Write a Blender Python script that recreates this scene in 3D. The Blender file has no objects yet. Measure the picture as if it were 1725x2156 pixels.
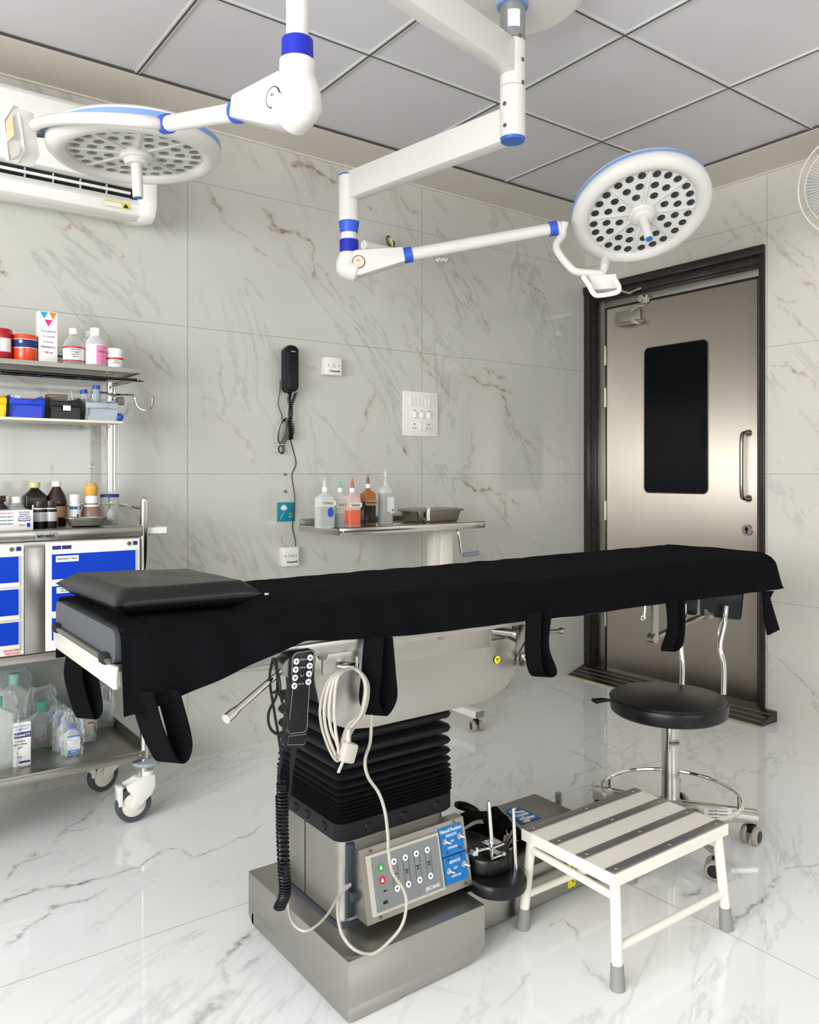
import bpy, bmesh, math, random
from mathutils import Vector, Matrix
random.seed(7)
S = bpy.context.scene
COL = S.collection
V = Vector
# ------------------------------------------------------------------ camera, world, lights, exposure
HC = 1.16
cam_d = bpy.data.cameras.new('camera'); cam = bpy.data.objects.new('camera', cam_d); COL.objects.link(cam)
S.camera = cam
cam_d.sensor_fit = 'HORIZONTAL'; cam_d.sensor_width = 36.0
cam_d.lens = 36.0 * 1692.0 / 1725.0
cam_d.shift_y = -(1078.0 - 998.0) / 1725.0
cam_d.clip_start = 0.05
YAW = math.atan2(0.5947, 0.804)
cam.location = (0, 0, HC)
cam.rotation_euler = (math.pi / 2, 0, -YAW)
vs = S.view_settings
vs.view_transform = 'Standard'; vs.look = 'None'; vs.gamma = 1.0; vs.exposure = -0.1; vs.use_curve_mapping = False
try:
    S.cycles.max_bounces = 10; S.cycles.diffuse_bounces = 6; S.cycles.glossy_bounces = 5
    S.cycles.transparent_max_bounces = 16; S.cycles.caustics_reflective = False; S.cycles.caustics_refractive = False
    S.cycles.sample_clamp_indirect = 4.0
except Exception:
    pass
w = bpy.data.worlds.new('sky'); S.world = w; w.use_nodes = True
w.node_tree.nodes['Background'].inputs[0].default_value = (0.8, 0.9, 1.0, 1)
w.node_tree.nodes['Background'].inputs[1].default_value = 1.0

def area(name, loc, direction, sx, sy, power, col):
    l = bpy.data.lights.new(name, 'AREA'); l.shape = 'RECTANGLE'; l.size = sx; l.size_y = sy
    l.energy = power; l.color = col
    o = bpy.data.objects.new(name, l); COL.objects.link(o); o.location = loc
    o.rotation_euler = V(direction).to_track_quat('-Z', 'Y').to_euler()
    return o
area('daylight_left_window', (-2.06, 0.05, 1.5), (1, 0, 0), 3.3, 1.25, 262, (0.99, 0.99, 1.0))
area('added_rear_fill', (1.6, -2.36, 1.55), (0, 1, 0), 2.3, 1.15, 42, (0.99, 0.99, 1.0))  # fill light added behind the camera to brighten the back wall and front faces

# ------------------------------------------------------------------ pixel -> point helpers (camera model above)
_c, _s = math.cos(YAW), math.sin(YAW)
def ray(x, y):
    u = (x - 862.5) / 1692.0
    return (_s + u * _c, _c - u * _s, -(y - 998.0) / 1692.0)
def PY(x, y, Y):
    r = ray(x, y); t = Y / r[1]; return V((r[0] * t, Y, HC + r[2] * t))
def PX(x, y, X):
    r = ray(x, y); t = X / r[0]; return V((X, r[1] * t, HC + r[2] * t))
def PZ(x, y, z):
    r = ray(x, y); t = (z - HC) / r[2]; return V((r[0] * t, r[1] * t, z))
def PD(x, y, d):
    r = ray(x, y); return V((r[0] * d, r[1] * d, HC + r[2] * d))

# ------------------------------------------------------------------ materials
def lin(c):
    if isinstance(c, str):
        c = tuple(int(c[i:i + 2], 16) / 255 for i in (0, 2, 4))
    return tuple(((x / 12.92) if x <= 0.04045 else ((x + 0.055) / 1.055) ** 2.4) for x in c) + (1,)
MATS = {}
def mat(name, col, rough=0.5, metal=0.0, coat=0.0, noise=0.06, nscale=12.0, bump=0.0, bscale=60.0, aniso=0.0, stretch=None,
        trans=0.0, ior=1.45, spec=0.5, alpha=1.0, rvar=0.0):
    if name in MATS: return MATS[name]
    m = bpy.data.materials.new(name); m.use_nodes = True; MATS[name] = m
    nt = m.node_tree; N = nt.nodes; L = nt.links
    b = N['Principled BSDF']
    b.inputs['Roughness'].default_value = rough; b.inputs['Metallic'].default_value = metal
    b.inputs['Coat Weight'].default_value = coat; b.inputs['Coat Roughness'].default_value = 0.05
    b.inputs['Anisotropic'].default_value = aniso
    b.inputs['Transmission Weight'].default_value = trans; b.inputs['IOR'].default_value = ior
    b.inputs['Specular IOR Level'].default_value = spec; b.inputs['Alpha'].default_value = alpha
    c = lin(col)
    tc = N.new('ShaderNodeTexCoord'); mp = N.new('ShaderNodeMapping'); L.new(tc.outputs['Object'], mp.inputs[0])
    if stretch: mp.inputs['Scale'].default_value = stretch
    nz = N.new('ShaderNodeTexNoise'); nz.inputs['Scale'].default_value = nscale; nz.inputs['Detail'].default_value = 5
    L.new(mp.outputs[0], nz.inputs['Vector'])
    mx = N.new('ShaderNodeMix'); mx.data_type = 'RGBA'
    mx.inputs[6].default_value = tuple(max(0, x * (1 - noise)) for x in c[:3]) + (1,)
    mx.inputs[7].default_value = tuple(min(1, x * (1 + noise)) for x in c[:3]) + (1,)
    L.new(nz.outputs['Fac'], mx.inputs[0]); L.new(mx.outputs[2], b.inputs['Base Color'])
    if rvar:
        mr = N.new('ShaderNodeMapRange'); mr.inputs[3].default_value = max(0, rough - rvar); mr.inputs[4].default_value = rough + rvar
        L.new(nz.outputs['Fac'], mr.inputs[0]); L.new(mr.outputs[0], b.inputs['Roughness'])
    if bump:
        n2 = N.new('ShaderNodeTexNoise'); n2.inputs['Scale'].default_value = bscale; n2.inputs['Detail'].default_value = 4
        L.new(mp.outputs[0], n2.inputs['Vector'])
        bp = N.new('ShaderNodeBump'); bp.inputs['Strength'].default_value = bump; bp.inputs['Distance'].default_value = 0.01
        L.new(n2.outputs['Fac'], bp.inputs['Height']); L.new(bp.outputs[0], b.inputs['Normal'])
    return m
def glassy(name, col, mixf=0.25, rough=0.05, body=0.35, bodycol=None):
    """thin clear or milky plastic: transparent + glossy + a little diffuse/translucent body"""
    if name in MATS: return MATS[name]
    m = bpy.data.materials.new(name); m.use_nodes = True; MATS[name] = m
    nt = m.node_tree; N = nt.nodes; L = nt.links; N.clear()
    out = N.new('ShaderNodeOutputMaterial')
    tr = N.new('ShaderNodeBsdfTransparent'); tr.inputs[0].default_value = lin(col)
    pb = N.new('ShaderNodeBsdfPrincipled'); pb.inputs['Base Color'].default_value = lin(bodycol or col); pb.inputs['Roughness'].default_value = rough
    fr = N.new('ShaderNodeLayerWeight'); fr.inputs[0].default_value = mixf
    nz = N.new('ShaderNodeTexNoise'); nz.inputs['Scale'].default_value = 40
    ma = N.new('ShaderNodeMath'); ma.operation = 'ADD'; ma.use_clamp = True; ma.inputs[1].default_value = body
    m2 = N.new('ShaderNodeMath'); m2.operation = 'MULTIPLY_ADD'; m2.inputs[1].default_value = 0.06; 
    L.new(nz.outputs[0], m2.inputs[0]); L.new(fr.outputs['Facing'], m2.inputs[2]); L.new(m2.outputs[0], ma.inputs[0])
    mix = N.new('ShaderNodeMixShader'); L.new(ma.outputs[0], mix.inputs[0]); L.new(tr.outputs[0], mix.inputs[1]); L.new(pb.outputs[0], mix.inputs[2])
    L.new(mix.outputs[0], out.inputs[0])
    return m

DROT = 0.0
# --- marble with explicit veins -------------------------------------------------
def seg_group():
    g = bpy.data.node_groups.new('vein_segment', 'ShaderNodeTree')
    for n, t in (('P', 'NodeSocketVector'), ('A', 'NodeSocketVector'), ('BA', 'NodeSocketVector'), ('W', 'NodeSocketFloat'), ('Str', 'NodeSocketFloat'), ('Invlen2', 'NodeSocketFloat')):
        g.interface.new_socket(n, in_out='INPUT', socket_type=t)
    g.interface.new_socket('Out', in_out='OUTPUT', socket_type='NodeSocketFloat')
    N = g.nodes; L = g.links; gi = N.new('NodeGroupInput'); go = N.new('NodeGroupOutput')
    def vm(op, a, b):
        n = N.new('ShaderNodeVectorMath'); n.operation = op; L.new(a, n.inputs[0]); L.new(b, n.inputs[1]); return n
    def m(op, a, b=None, clamp=False):
        n = N.new('ShaderNodeMath'); n.operation = op; n.use_clamp = clamp
        for i, s in enumerate((a, b)):
            if s is None: continue
            if isinstance(s, (int, float)): n.inputs[i].default_value = s
            else: L.new(s, n.inputs[i])
        return n.outputs[0]
    pa = vm('SUBTRACT', gi.outputs['P'], gi.outputs['A']).outputs[0]
    h = m('MULTIPLY', vm('DOT_PRODUCT', pa, gi.outputs['BA']).outputs['Value'], gi.outputs['Invlen2'], True)
    sc = N.new('ShaderNodeVectorMath'); sc.operation = 'SCALE'; L.new(gi.outputs['BA'], sc.inputs[0]); L.new(h, sc.inputs['Scale'])
    d = vm('DISTANCE', pa, sc.outputs[0]).outputs['Value']
    q = m('DIVIDE', d, gi.outputs['W'])
    core = m('SUBTRACT', 1.0, q, True)
    halo = m('SUBTRACT', 1.0, m('MULTIPLY', q, 0.2), True)
    halo = m('MULTIPLY', m('MULTIPLY', halo, halo), 0.22)
    end = m('MULTIPLY', m('MULTIPLY', h, m('SUBTRACT', 1.0, h)), 3.2, True)
    end = m('ADD', m('MULTIPLY', end, .75), .25)
    r = m('MULTIPLY', m('MULTIPLY', m('ADD', core, halo), gi.outputs['Str']), end)
    L.new(r, go.inputs[0]); return g
SEG = seg_group()
def marble(name, axes, segs_b, segs_g, base, joints, rough=0.1, gen=0.25, seed=0.0, dist=0.05, brown='8a6a50', grey='8f918c', vein_angle=0.95):
    m = bpy.data.materials.new(name); m.use_nodes = True; nt = m.node_tree; N = nt.nodes; L = nt.links
    b = N['Principled BSDF']; b.inputs['Roughness'].default_value = rough
    geo = N.new('ShaderNodeNewGeometry'); sp = N.new('ShaderNodeSeparateXYZ'); L.new(geo.outputs['Position'], sp.inputs[0])
    cb = N.new('ShaderNodeCombineXYZ'); L.new(sp.outputs[axes[0]], cb.inputs[0]); L.new(sp.outputs[axes[1]], cb.inputs[1])
    def mth(op, a, c=None, clamp=False, d=None):
        n = N.new('ShaderNodeMath'); n.operation = op; n.use_clamp = clamp
        for i, s in enumerate((a, c, d)):
            if s is None: continue
            if isinstance(s, (int, float)): n.inputs[i].default_value = s
            else: L.new(s, n.inputs[i])
        return n.outputs[0]
    off = N.new('ShaderNodeVectorMath'); off.operation = 'ADD'; L.new(cb.outputs[0], off.inputs[0]); off.inputs[1].default_value = (seed, seed * .7, seed * 1.3)
    def noise(scale, detail=6, vec=None, distn=0.0, col=False, rough_=0.6):
        n = N.new('ShaderNodeTexNoise'); n.inputs['Scale'].default_value = scale; n.inputs['Detail'].default_value = detail
        n.inputs['Distortion'].default_value = distn; n.inputs['Roughness'].default_value = rough_
        L.new(vec or off.outputs[0], n.inputs['Vector']); return n.outputs['Color' if col else 'Fac']
    # distorted coordinates
    nc = noise(5.0, 8, col=True, rough_=0.65)
    sb = N.new('ShaderNodeVectorMath'); sb.operation = 'SUBTRACT'; L.new(nc, sb.inputs[0]); sb.inputs[1].default_value = (.5, .5, .5)
    sc = N.new('ShaderNodeVectorMath'); sc.operation = 'SCALE'; L.new(sb.outputs[0], sc.inputs[0]); sc.inputs['Scale'].default_value = dist * 4
    ad = N.new('ShaderNodeVectorMath'); ad.operation = 'ADD'; L.new(cb.outputs[0], ad.inputs[0]); L.new(sc.outputs[0], ad.inputs[1])
    fl = N.new('ShaderNodeVectorMath'); fl.operation = 'MULTIPLY'; L.new(ad.outputs[0], fl.inputs[0]); fl.inputs[1].default_value = (1, 1, 0)
    def acc(segs):
        cur = None
        for (a, bb, wd, st) in segs:
            g = N.new('ShaderNodeGroup'); g.node_tree = SEG
            A = V((a[0], a[1], 0)); BA = V((bb[0] - a[0], bb[1] - a[1], 0))
            L.new(fl.outputs[0], g.inputs['P']); g.inputs['A'].default_value = A; g.inputs['BA'].default_value = BA
            g.inputs['W'].default_value = wd; g.inputs['Str'].default_value = st; g.inputs['Invlen2'].default_value = 1 / max(1e-6, BA.length_squared)
            cur = g.outputs[0] if cur is None else mth('MAXIMUM', cur, g.outputs[0])
        return cur if cur is not None else None
    fine = mth('MULTIPLY_ADD', noise(30.0, 7), 4.2, d=-1.6, clamp=True)
    vb = acc(segs_b); vg = acc(segs_g)
    # general faint grey veining
    mp0 = N.new('ShaderNodeMapping'); L.new(off.outputs[0], mp0.inputs[0]); mp0.inputs['Rotation'].default_value = (0, 0, vein_angle)
    mp = N.new('ShaderNodeMapping'); L.new(mp0.outputs[0], mp.inputs[0]); mp.inputs['Scale'].default_value = (0.5, 1.7, 1)
    n1 = noise(1.6, 9, mp.outputs[0], 0.6, rough_=0.62)
    rdg = mth('SUBTRACT', 1.0, mth('MULTIPLY', mth('ABSOLUTE', mth('SUBTRACT', n1, 0.5)), 42.0), True)
    rdg = mth('POWER', rdg, 1.6)
    msk = mth('MULTIPLY_ADD', noise(1.7, 3), 4.5, d=-1.7, clamp=True)
    gv = mth('MULTIPLY', mth('MULTIPLY', rdg, msk), gen)
    cloud = mth('MULTIPLY', mth('MULTIPLY_ADD', noise(2.6, 7, mp.outputs[0], 0.3), 2.6, d=-1.15, clamp=True), gen * 0.16)
    gall = mth('MAXIMUM', gv, cloud)
    if vg is not None: gall = mth('MAXIMUM', gall, mth('MULTIPLY', vg, mth('ADD', mth('MULTIPLY', fine, .7), .35)))
    mx = N.new('ShaderNodeMix'); mx.data_type = 'RGBA'; mx.inputs[6].default_value = lin(base); mx.inputs[7].default_value = lin(grey); L.new(mth('MINIMUM', gall, 1.0), mx.inputs[0])
    cur = mx.outputs[2]
    if vb is not None:
        m2 = N.new('ShaderNodeMix'); m2.data_type = 'RGBA'; m2.inputs[7].default_value = lin(brown); L.new(cur, m2.inputs[6])
        L.new(mth('MINIMUM', mth('MULTIPLY', vb, mth('ADD', mth('MULTIPLY', fine, .95), .1)), 1.0), m2.inputs[0]); cur = m2.outputs[2]
    jm = None
    for ax, o_, per, wd in joints:
        f = mth('FRACT', mth('DIVIDE', mth('SUBTRACT', sp.outputs[ax], o_ - per / 2), per))
        dd = mth('MULTIPLY', mth('ABSOLUTE', mth('SUBTRACT', f, 0.5)), per)
        j = mth('LESS_THAN', dd, wd)
        jm = j if jm is None else mth('MAXIMUM', jm, j)
    if jm is not None:
        m3 = N.new('ShaderNodeMix'); m3.data_type = 'RGBA'; m3.inputs[7].default_value = lin('84857c'); L.new(cur, m3.inputs[6]); L.new(mth('MULTIPLY', jm, 0.75), m3.inputs[0]); cur = m3.outputs[2]
        L.new(mth('MULTIPLY_ADD', jm, 0.5, d=rough), b.inputs['Roughness'])
    L.new(cur, b.inputs['Base Color'])
    return m

def pxsegs(lst, f):
    out = []
    for (x0, y0, x1, y1, w_, s_) in lst:
        a = f(x0, y0); b = f(x1, y1); out.append((a, b, w_ * 1.15, min(1.3, s_ * 1.35)))
    return out
fA = lambda x, y: (PY(x, y, 3.17).x, PY(x, y, 3.17).z)
fB = lambda x, y: (PX(x, y, 3.62).y, PX(x, y, 3.62).z)
fF = lambda x, y: (PZ(x, y, 0).x, PZ(x, y, 0).y)
WB = [(600, 325, 730, 390, .012, .9), (655, 340, 690, 385, .01, .8), (430, 395, 470, 450, .01, .8), (430, 400, 480, 480, .008, .7), (480, 480, 600, 560, .006, .5), (550, 445, 610, 480, .012, .9),
      (560, 470, 640, 490, .012, 1), (610, 480, 665, 515, .012, 1), (665, 515, 655, 600, .01, .9), (655, 540, 735, 640, .006, .6), (0, 555, 15, 600, .008, .8),
      (120, 470, 210, 505, .006, .6), (165, 470, 185, 500, .01, .6), (210, 505, 290, 585, .004, .5), (830, 400, 885, 450, .008, .6), (765, 430, 800, 440, .006, .5), (950, 560, 1020, 655, .007, .6), (1005, 600, 1030, 720, .005, .55),
      (1100, 570, 1155, 655, .006, .6), (985, 790, 1085, 825, .012, 1), (1045, 800, 1070, 880, .012, 1), (1020, 770, 1075, 800, .007, .6), (1065, 880, 1140, 970, .005, .5),
      (870, 725, 930, 790, .006, .5), (895, 770, 960, 850, .008, .7), (790, 835, 775, 900, .009, .8), (775, 900, 742, 932, .006, .6), (765, 920, 766, 932, .005, .6), (785, 985, 800, 975, .006, .5),
      (843, 935, 850, 960, .012, .8), (975, 1020, 1060, 1035, .01, .9), (1045, 1030, 1070, 1085, .011, .9), (1070, 1050, 1100, 1065, .007, .6), (765, 1145, 757, 1190, .014, .6),
      (635, 770, 665, 780, .008, .7), (215, 900, 210, 960, .01, .6), (455, 850, 545, 980, .005, .45), (185, 935, 215, 940, .006, .5), (45, 1405, 70, 1400, .01, .5), (590, 1130, 605, 1170, .006, .5), (920, 1050, 945, 1080, .008, .5), (490, 1170, 515, 1200, .007, .4)]
WG = [(300, 750, 370, 800, .01, .6), (340, 740, 360, 790, .008, .5), (455, 740, 480, 870, .006, .45), (480, 870, 560, 1000, .005, .4), (500, 580, 560, 640, .006, .4), (250, 690, 300, 760, .005, .4),
      (905, 450, 980, 560, .006, .45), (1100, 660, 1180, 740, .005, .4), (850, 580, 930, 700, .005, .4), (650, 1010, 800, 1100, .005, .35), (360, 1100, 400, 1170, .005, .4),
      (455, 1450, 480, 1470, .012, .6), (530, 1500, 545, 1560, .006, .5), (60, 690, 120, 720, .004, .3), (300, 520, 330, 660, .005, .35), (1110, 900, 1200, 990, .005, .35), (1080, 1110, 1180, 1180, .004, .35)]
RB = [(1640, 520, 1710, 575, .006, .45), (1690, 580, 1720, 610, .01, .9), (1630, 615, 1670, 635, .006, .6), (1620, 765, 1660, 770, .006, .6), (1645, 760, 1690, 800, .008, .7), (1690, 800, 1725, 820, .005, .6),
      (1640, 345, 1655, 350, .012, .6), (1430, 555, 1440, 600, .006, .5), (1700, 1080, 1725, 1060, .005, .4), (1640, 1390, 1650, 1400, .01, .5)]
RG = [(1670, 670, 1720, 720, .006, .5), (1620, 600, 1680, 690, .004, .4), (1650, 1400, 1725, 1475, .006, .7), (1640, 1060, 1680, 1110, .004, .4), (1490, 540, 1570, 500, .006, .35), (1660, 500, 1725, 560, .004, .5)]
FG = [(0, 1905, 110, 1868, .014, .9), (110, 1868, 230, 1838, .014, .9), (230, 1838, 300, 1818, .012, .9), (300, 1818, 345, 1787, .010, .9), (345, 1787, 370, 1785, .007, .9), (370, 1785, 400, 1808, .008, .7), (400, 1808, 465, 1790, .008, .8), (465, 1790, 560, 1732, .006, .9),
      (90, 1920, 130, 1900, .01, .8), (0, 2000, 60, 1945, .01, .8), (60, 1945, 95, 1918, .01, .8), (95, 1918, 230, 1870, .01, .7), (0, 1860, 40, 1815, .012, .7), (40, 1815, 120, 1790, .014, .6), (120, 1770, 200, 1700, .015, .7), (200, 1700, 240, 1660, .018, .6), (130, 1760, 210, 1740, .01, .6),
      (540, 1950, 460, 2030, .018, .8), (470, 2090, 400, 2156, .03, .6), (500, 2050, 560, 2010, .02, .5), (480, 2000, 470, 2080, .014, .5),
      (1240, 1600, 1290, 1620, .012, .8), (1200, 1660, 1240, 1610, .01, .8), (1190, 1580, 1250, 1600, .01, .6), (1250, 1555, 1310, 1580, .008, .5), (1230, 1680, 1270, 1640, .008, .6), (1130, 1430, 1215, 1470, .006, .7), (1215, 1470, 1235, 1490, .006, .7), (1100, 1450, 1040, 1480, .006, .5), (960, 1530, 1060, 1500, .006, .5), (985, 1470, 1000, 1490, .014, .4),
      (1195, 1945, 1225, 1975, .008, .8), (1150, 1950, 1195, 1940, .006, .6), (1440, 1890, 1480, 1870, .018, .8), (1480, 1870, 1545, 1840, .01, .6), (1535, 1945, 1610, 1870, .016, .9), (1610, 1870, 1640, 1840, .01, .7), (1640, 1840, 1725, 1820, .008, .6), (1545, 1840, 1560, 1815, .018, .5), (1600, 1600, 1640, 1590, .006, .4), (1240, 2010, 1280, 2080, .008, .4), (1060, 2120, 1110, 2050, .01, .4),
      (520, 1500, 540, 1540, .005, .3), (1350, 1600, 1400, 1560, .006, .4), (860, 2060, 1000, 2100, .01, .2)]
FB = [(30, 1880, 60, 1870, .006, .5), (60, 1800, 85, 1795, .015, .5), (515, 1965, 530, 1975, .02, .6), (1275, 1605, 1290, 1620, .01, .5), (1545, 1820, 1560, 1815, .02, .45), (470, 2090, 500, 2090, .02, .3), (385, 1800, 400, 1808, .012, .4)]
def thin(sg, kw_, ks): return [(a, b, w_ * kw_, s_ * ks) for a, b, w_, s_ in sg]
def marble_cells(name, axes, sb, sg, u_edges, v_edges, margin, **kw):
    """one material per rectangular cell, holding only the veins that cross it; returns cells + materials"""
    cells = []; mats = []; plain = None
    def near(sgm, u0, u1, v0, v1):
        (a, b, w_, s_) = sgm; m = margin + w_ * 5
        # sample the segment
        for i in range(9):
            t = i / 8; x = a[0] + (b[0] - a[0]) * t; y = a[1] + (b[1] - a[1]) * t
            if u0 - m < x < u1 + m and v0 - m < y < v1 + m: return True
        return False
    for u0, u1 in zip(u_edges, u_edges[1:]):
        for v0, v1 in zip(v_edges, v_edges[1:]):
            b_ = [q for q in sb if near(q, u0, u1, v0, v1)]; g_ = [q for q in sg if near(q, u0, u1, v0, v1)]
            if not b_ and not g_:
                if plain is None: plain = marble(name, axes, [], [], **kw); mats.append(plain)
                cells.append((u0, u1, v0, v1, mats.index(plain)))
            else:
                mats.append(marble(name, axes, b_, g_, **kw)); cells.append((u0, u1, v0, v1, len(mats) - 1))
    return cells, mats
def cell_surface(name, bm_box, cells, mats, place):
    """structure mesh: slab + facing skin made of the cells"""
    mb = bm_box; nb = len(mb.bm.faces)
    for (u0, u1, v0, v1, mi) in cells: mb.raw([place(u0, v0), place(u1, v0), place(u1, v1), place(u0, v1)], [(0, 1, 2, 3)])
    mb.bm.faces.ensure_lookup_table()
    for i, c in enumerate(cells): mb.bm.faces[nb + i].material_index = c[4]
    o = link(name, mb.bm, mats[0], None, smooth=False, recalc=False); o['kind'] = 'structure'
    for m_ in mats[1:]: o.data.materials.append(m_)
    return o
M_ceil = mat('ceiling_panel', 'cfcdd0', .55, noise=.015, nscale=3)
M_plaster = mat('beige_plaster', 'd6d0c4', .7, noise=.03)
M_white = mat('white_enamel', 'efeee8', .28, coat=.3, noise=.01)
M_lampw = mat('lamp_white', 'd6d4ce', .3, coat=.25, noise=.01)
M_lampface = mat('lamp_face_grey', 'd4d4d0', .35, noise=.02)
M_cream = mat('cream_paint', 'eae6d8', .35, coat=.2, noise=.03)
M_blue = mat('deep_blue_ring', '1020a4', .45, noise=.03)
M_mblue = mat('mid_blue_ring', '2f56c4', .45, noise=.03)
M_lblue = mat('light_blue_ring', '7c9ccf', .45, noise=.03)
M_dblue = mat('drawer_blue', '0038b4', .45, noise=.02, spec=.25)
M_steel = mat('brushed_steel', 'a5a39c', .3, 1.0, noise=.08, nscale=5, rvar=.08, bump=.03, bscale=30)
M_steel2 = mat('satin_steel', 'b4b2ab', .36, 1.0, noise=.1, nscale=4, rvar=.06)
M_door = mat('brushed_door_steel', 'cfc6b8', .5, 1.0, noise=.05, nscale=6, rvar=.04, aniso=.93, stretch=(1, 8, .5))
_nt = M_door.node_tree; _tg = _nt.nodes.new('ShaderNodeTangent'); _tg.direction_type = 'RADIAL'; _tg.axis = 'Z'; _nt.links.new(_tg.outputs[0], _nt.nodes['Principled BSDF'].inputs['Tangent'])
_nt.nodes['Principled BSDF'].inputs['Anisotropic Rotation'].default_value = DROT
M_chrome = mat('chrome', 'e0e0dc', .08, 1.0, noise=.02)
M_pol = mat('polished_steel', 'cbc8c0', .17, 1.0, noise=.05)
M_dsteel = mat('dark_steel', '8a867c', .25, 1.0, noise=.05)
M_black = mat('black_plastic', '0b0c0e', .35, noise=.1, spec=.35)
M_blackm = mat('black_matte', '0c0e10', .7, noise=.1)
M_fabric = mat('black_cover_fabric', '0d0e10', .9, noise=.25, nscale=9, bump=.12, bscale=500, spec=.06)
M_strap = mat('black_webbing', '090a0b', .85, noise=.15, bump=.2, bscale=400, spec=.08)
M_leather = mat('black_leatherette', '101112', .36, noise=.1, bump=.04, bscale=300, spec=.4)
M_pad = mat('grey_pad_foam', '46494d', .55, noise=.06)
M_bellow = mat('bellows_rubber', '0e0f11', .5, noise=.1, spec=.3)
M_rubg = mat('grey_rubber', '8c8b88', .6, noise=.05)
M_tyre = mat('tyre_grey', '474e56', .5, noise=.04)
M_grey = mat('panel_grey', '7d8180', .45, noise=.02)
M_pblue = mat('panel_blue', '0a70b8', .4, noise=.02)
M_cable = mat('grey_cable', 'b3afa4', .45, noise=.03)
M_ink = mat('black_ink', '14161a', .6, noise=0)
M_navy = mat('navy_ink', '1d2c6b', .6, noise=0)
M_winkw = mat('white_ink', 'f2f2f0', .5, noise=0)
M_red = mat('red_print', 'c81f2a', .4, noise=.02)
M_green = mat('green_print', '2c9a3c', .4, noise=.02)
M_yellow = mat('yellow_label', 'e2d418', .5, noise=.02)
M_paper = mat('paper_white', 'eeeeea', .6, noise=.01)
M_granite = mat('dark_granite', '2b2724', .18, noise=.7, nscale=60)
M_glassblk = mat('black_glass', '04060a', .12, noise=0, spec=.12)
M_alum = mat('aluminium_strip', 'a3a3a0', .4, .85, noise=.06)
M_milky = glassy('milky_plastic', 'f4f4f0', .3, .2, .42, 'e6e8e4')
M_clear = glassy('clear_plastic', 'f2f4f2', .35, .08, .10, 'dfe4e2')
M_wrap = glassy('crinkled_wrap', 'fafcfc', .26, .12, .02, 'f0f4f4')
M_amber = mat('amber_dark_glass', '2a0d08', .12, noise=.1, coat=.4)
M_bluecap = mat('blue_cap', '1c4fb0', .4, noise=.02)
M_teal = mat('teal_card', '0d8799', .4, noise=.03)

# ------------------------------------------------------------------ mesh builder
def spl(pts, k=6, closed=False):
    P = [V(p) for p in pts]; n = len(P); out = []
    rng = range(n) if closed else range(n - 1)
    for i in rng:
        p1 = P[i]; p2 = P[(i + 1) % n]
        p0 = P[(i - 1) % n] if (closed or i > 0) else p1 * 2 - p2
        p3 = P[(i + 2) % n] if (closed or i + 2 < n) else p2 * 2 - p1
        for j in range(k):
            t = j / k
            out.append(0.5 * ((2 * p1) + (p2 - p0) * t + (2 * p0 - 5 * p1 + 4 * p2 - p3) * t * t + (-p0 + 3 * p1 - 3 * p2 + p3) * t ** 3))
    if not closed: out.append(P[-1])
    return out
def rrect(u0, v0, u1, v1, r, k=4):
    out = []
    for cx_, cy_, a0 in ((u1 - r, v1 - r, 0), (u0 + r, v1 - r, 90), (u0 + r, v0 + r, 180), (u1 - r, v0 + r, 270)):
        for i in range(k + 1):
            a = math.radians(a0 + 90 * i / k); out.append((cx_ + r * math.cos(a), cy_ + r * math.sin(a)))
    return out
def basis(d):
    d = V(d).normalized(); a = V((0, 0, 1)) if abs(d.z) < .9 else V((1, 0, 0))
    x = d.cross(a).normalized(); return x, d.cross(x).normalized(), d
def frame(o, x, y):
    x = V(x).normalized(); y = V(y); y = (y - x * y.dot(x)).normalized(); z = x.cross(y)
    return Matrix(((x.x, y.x, z.x, o[0]), (x.y, y.y, z.y, o[1]), (x.z, y.z, z.z, o[2]), (0, 0, 0, 1)))
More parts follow.
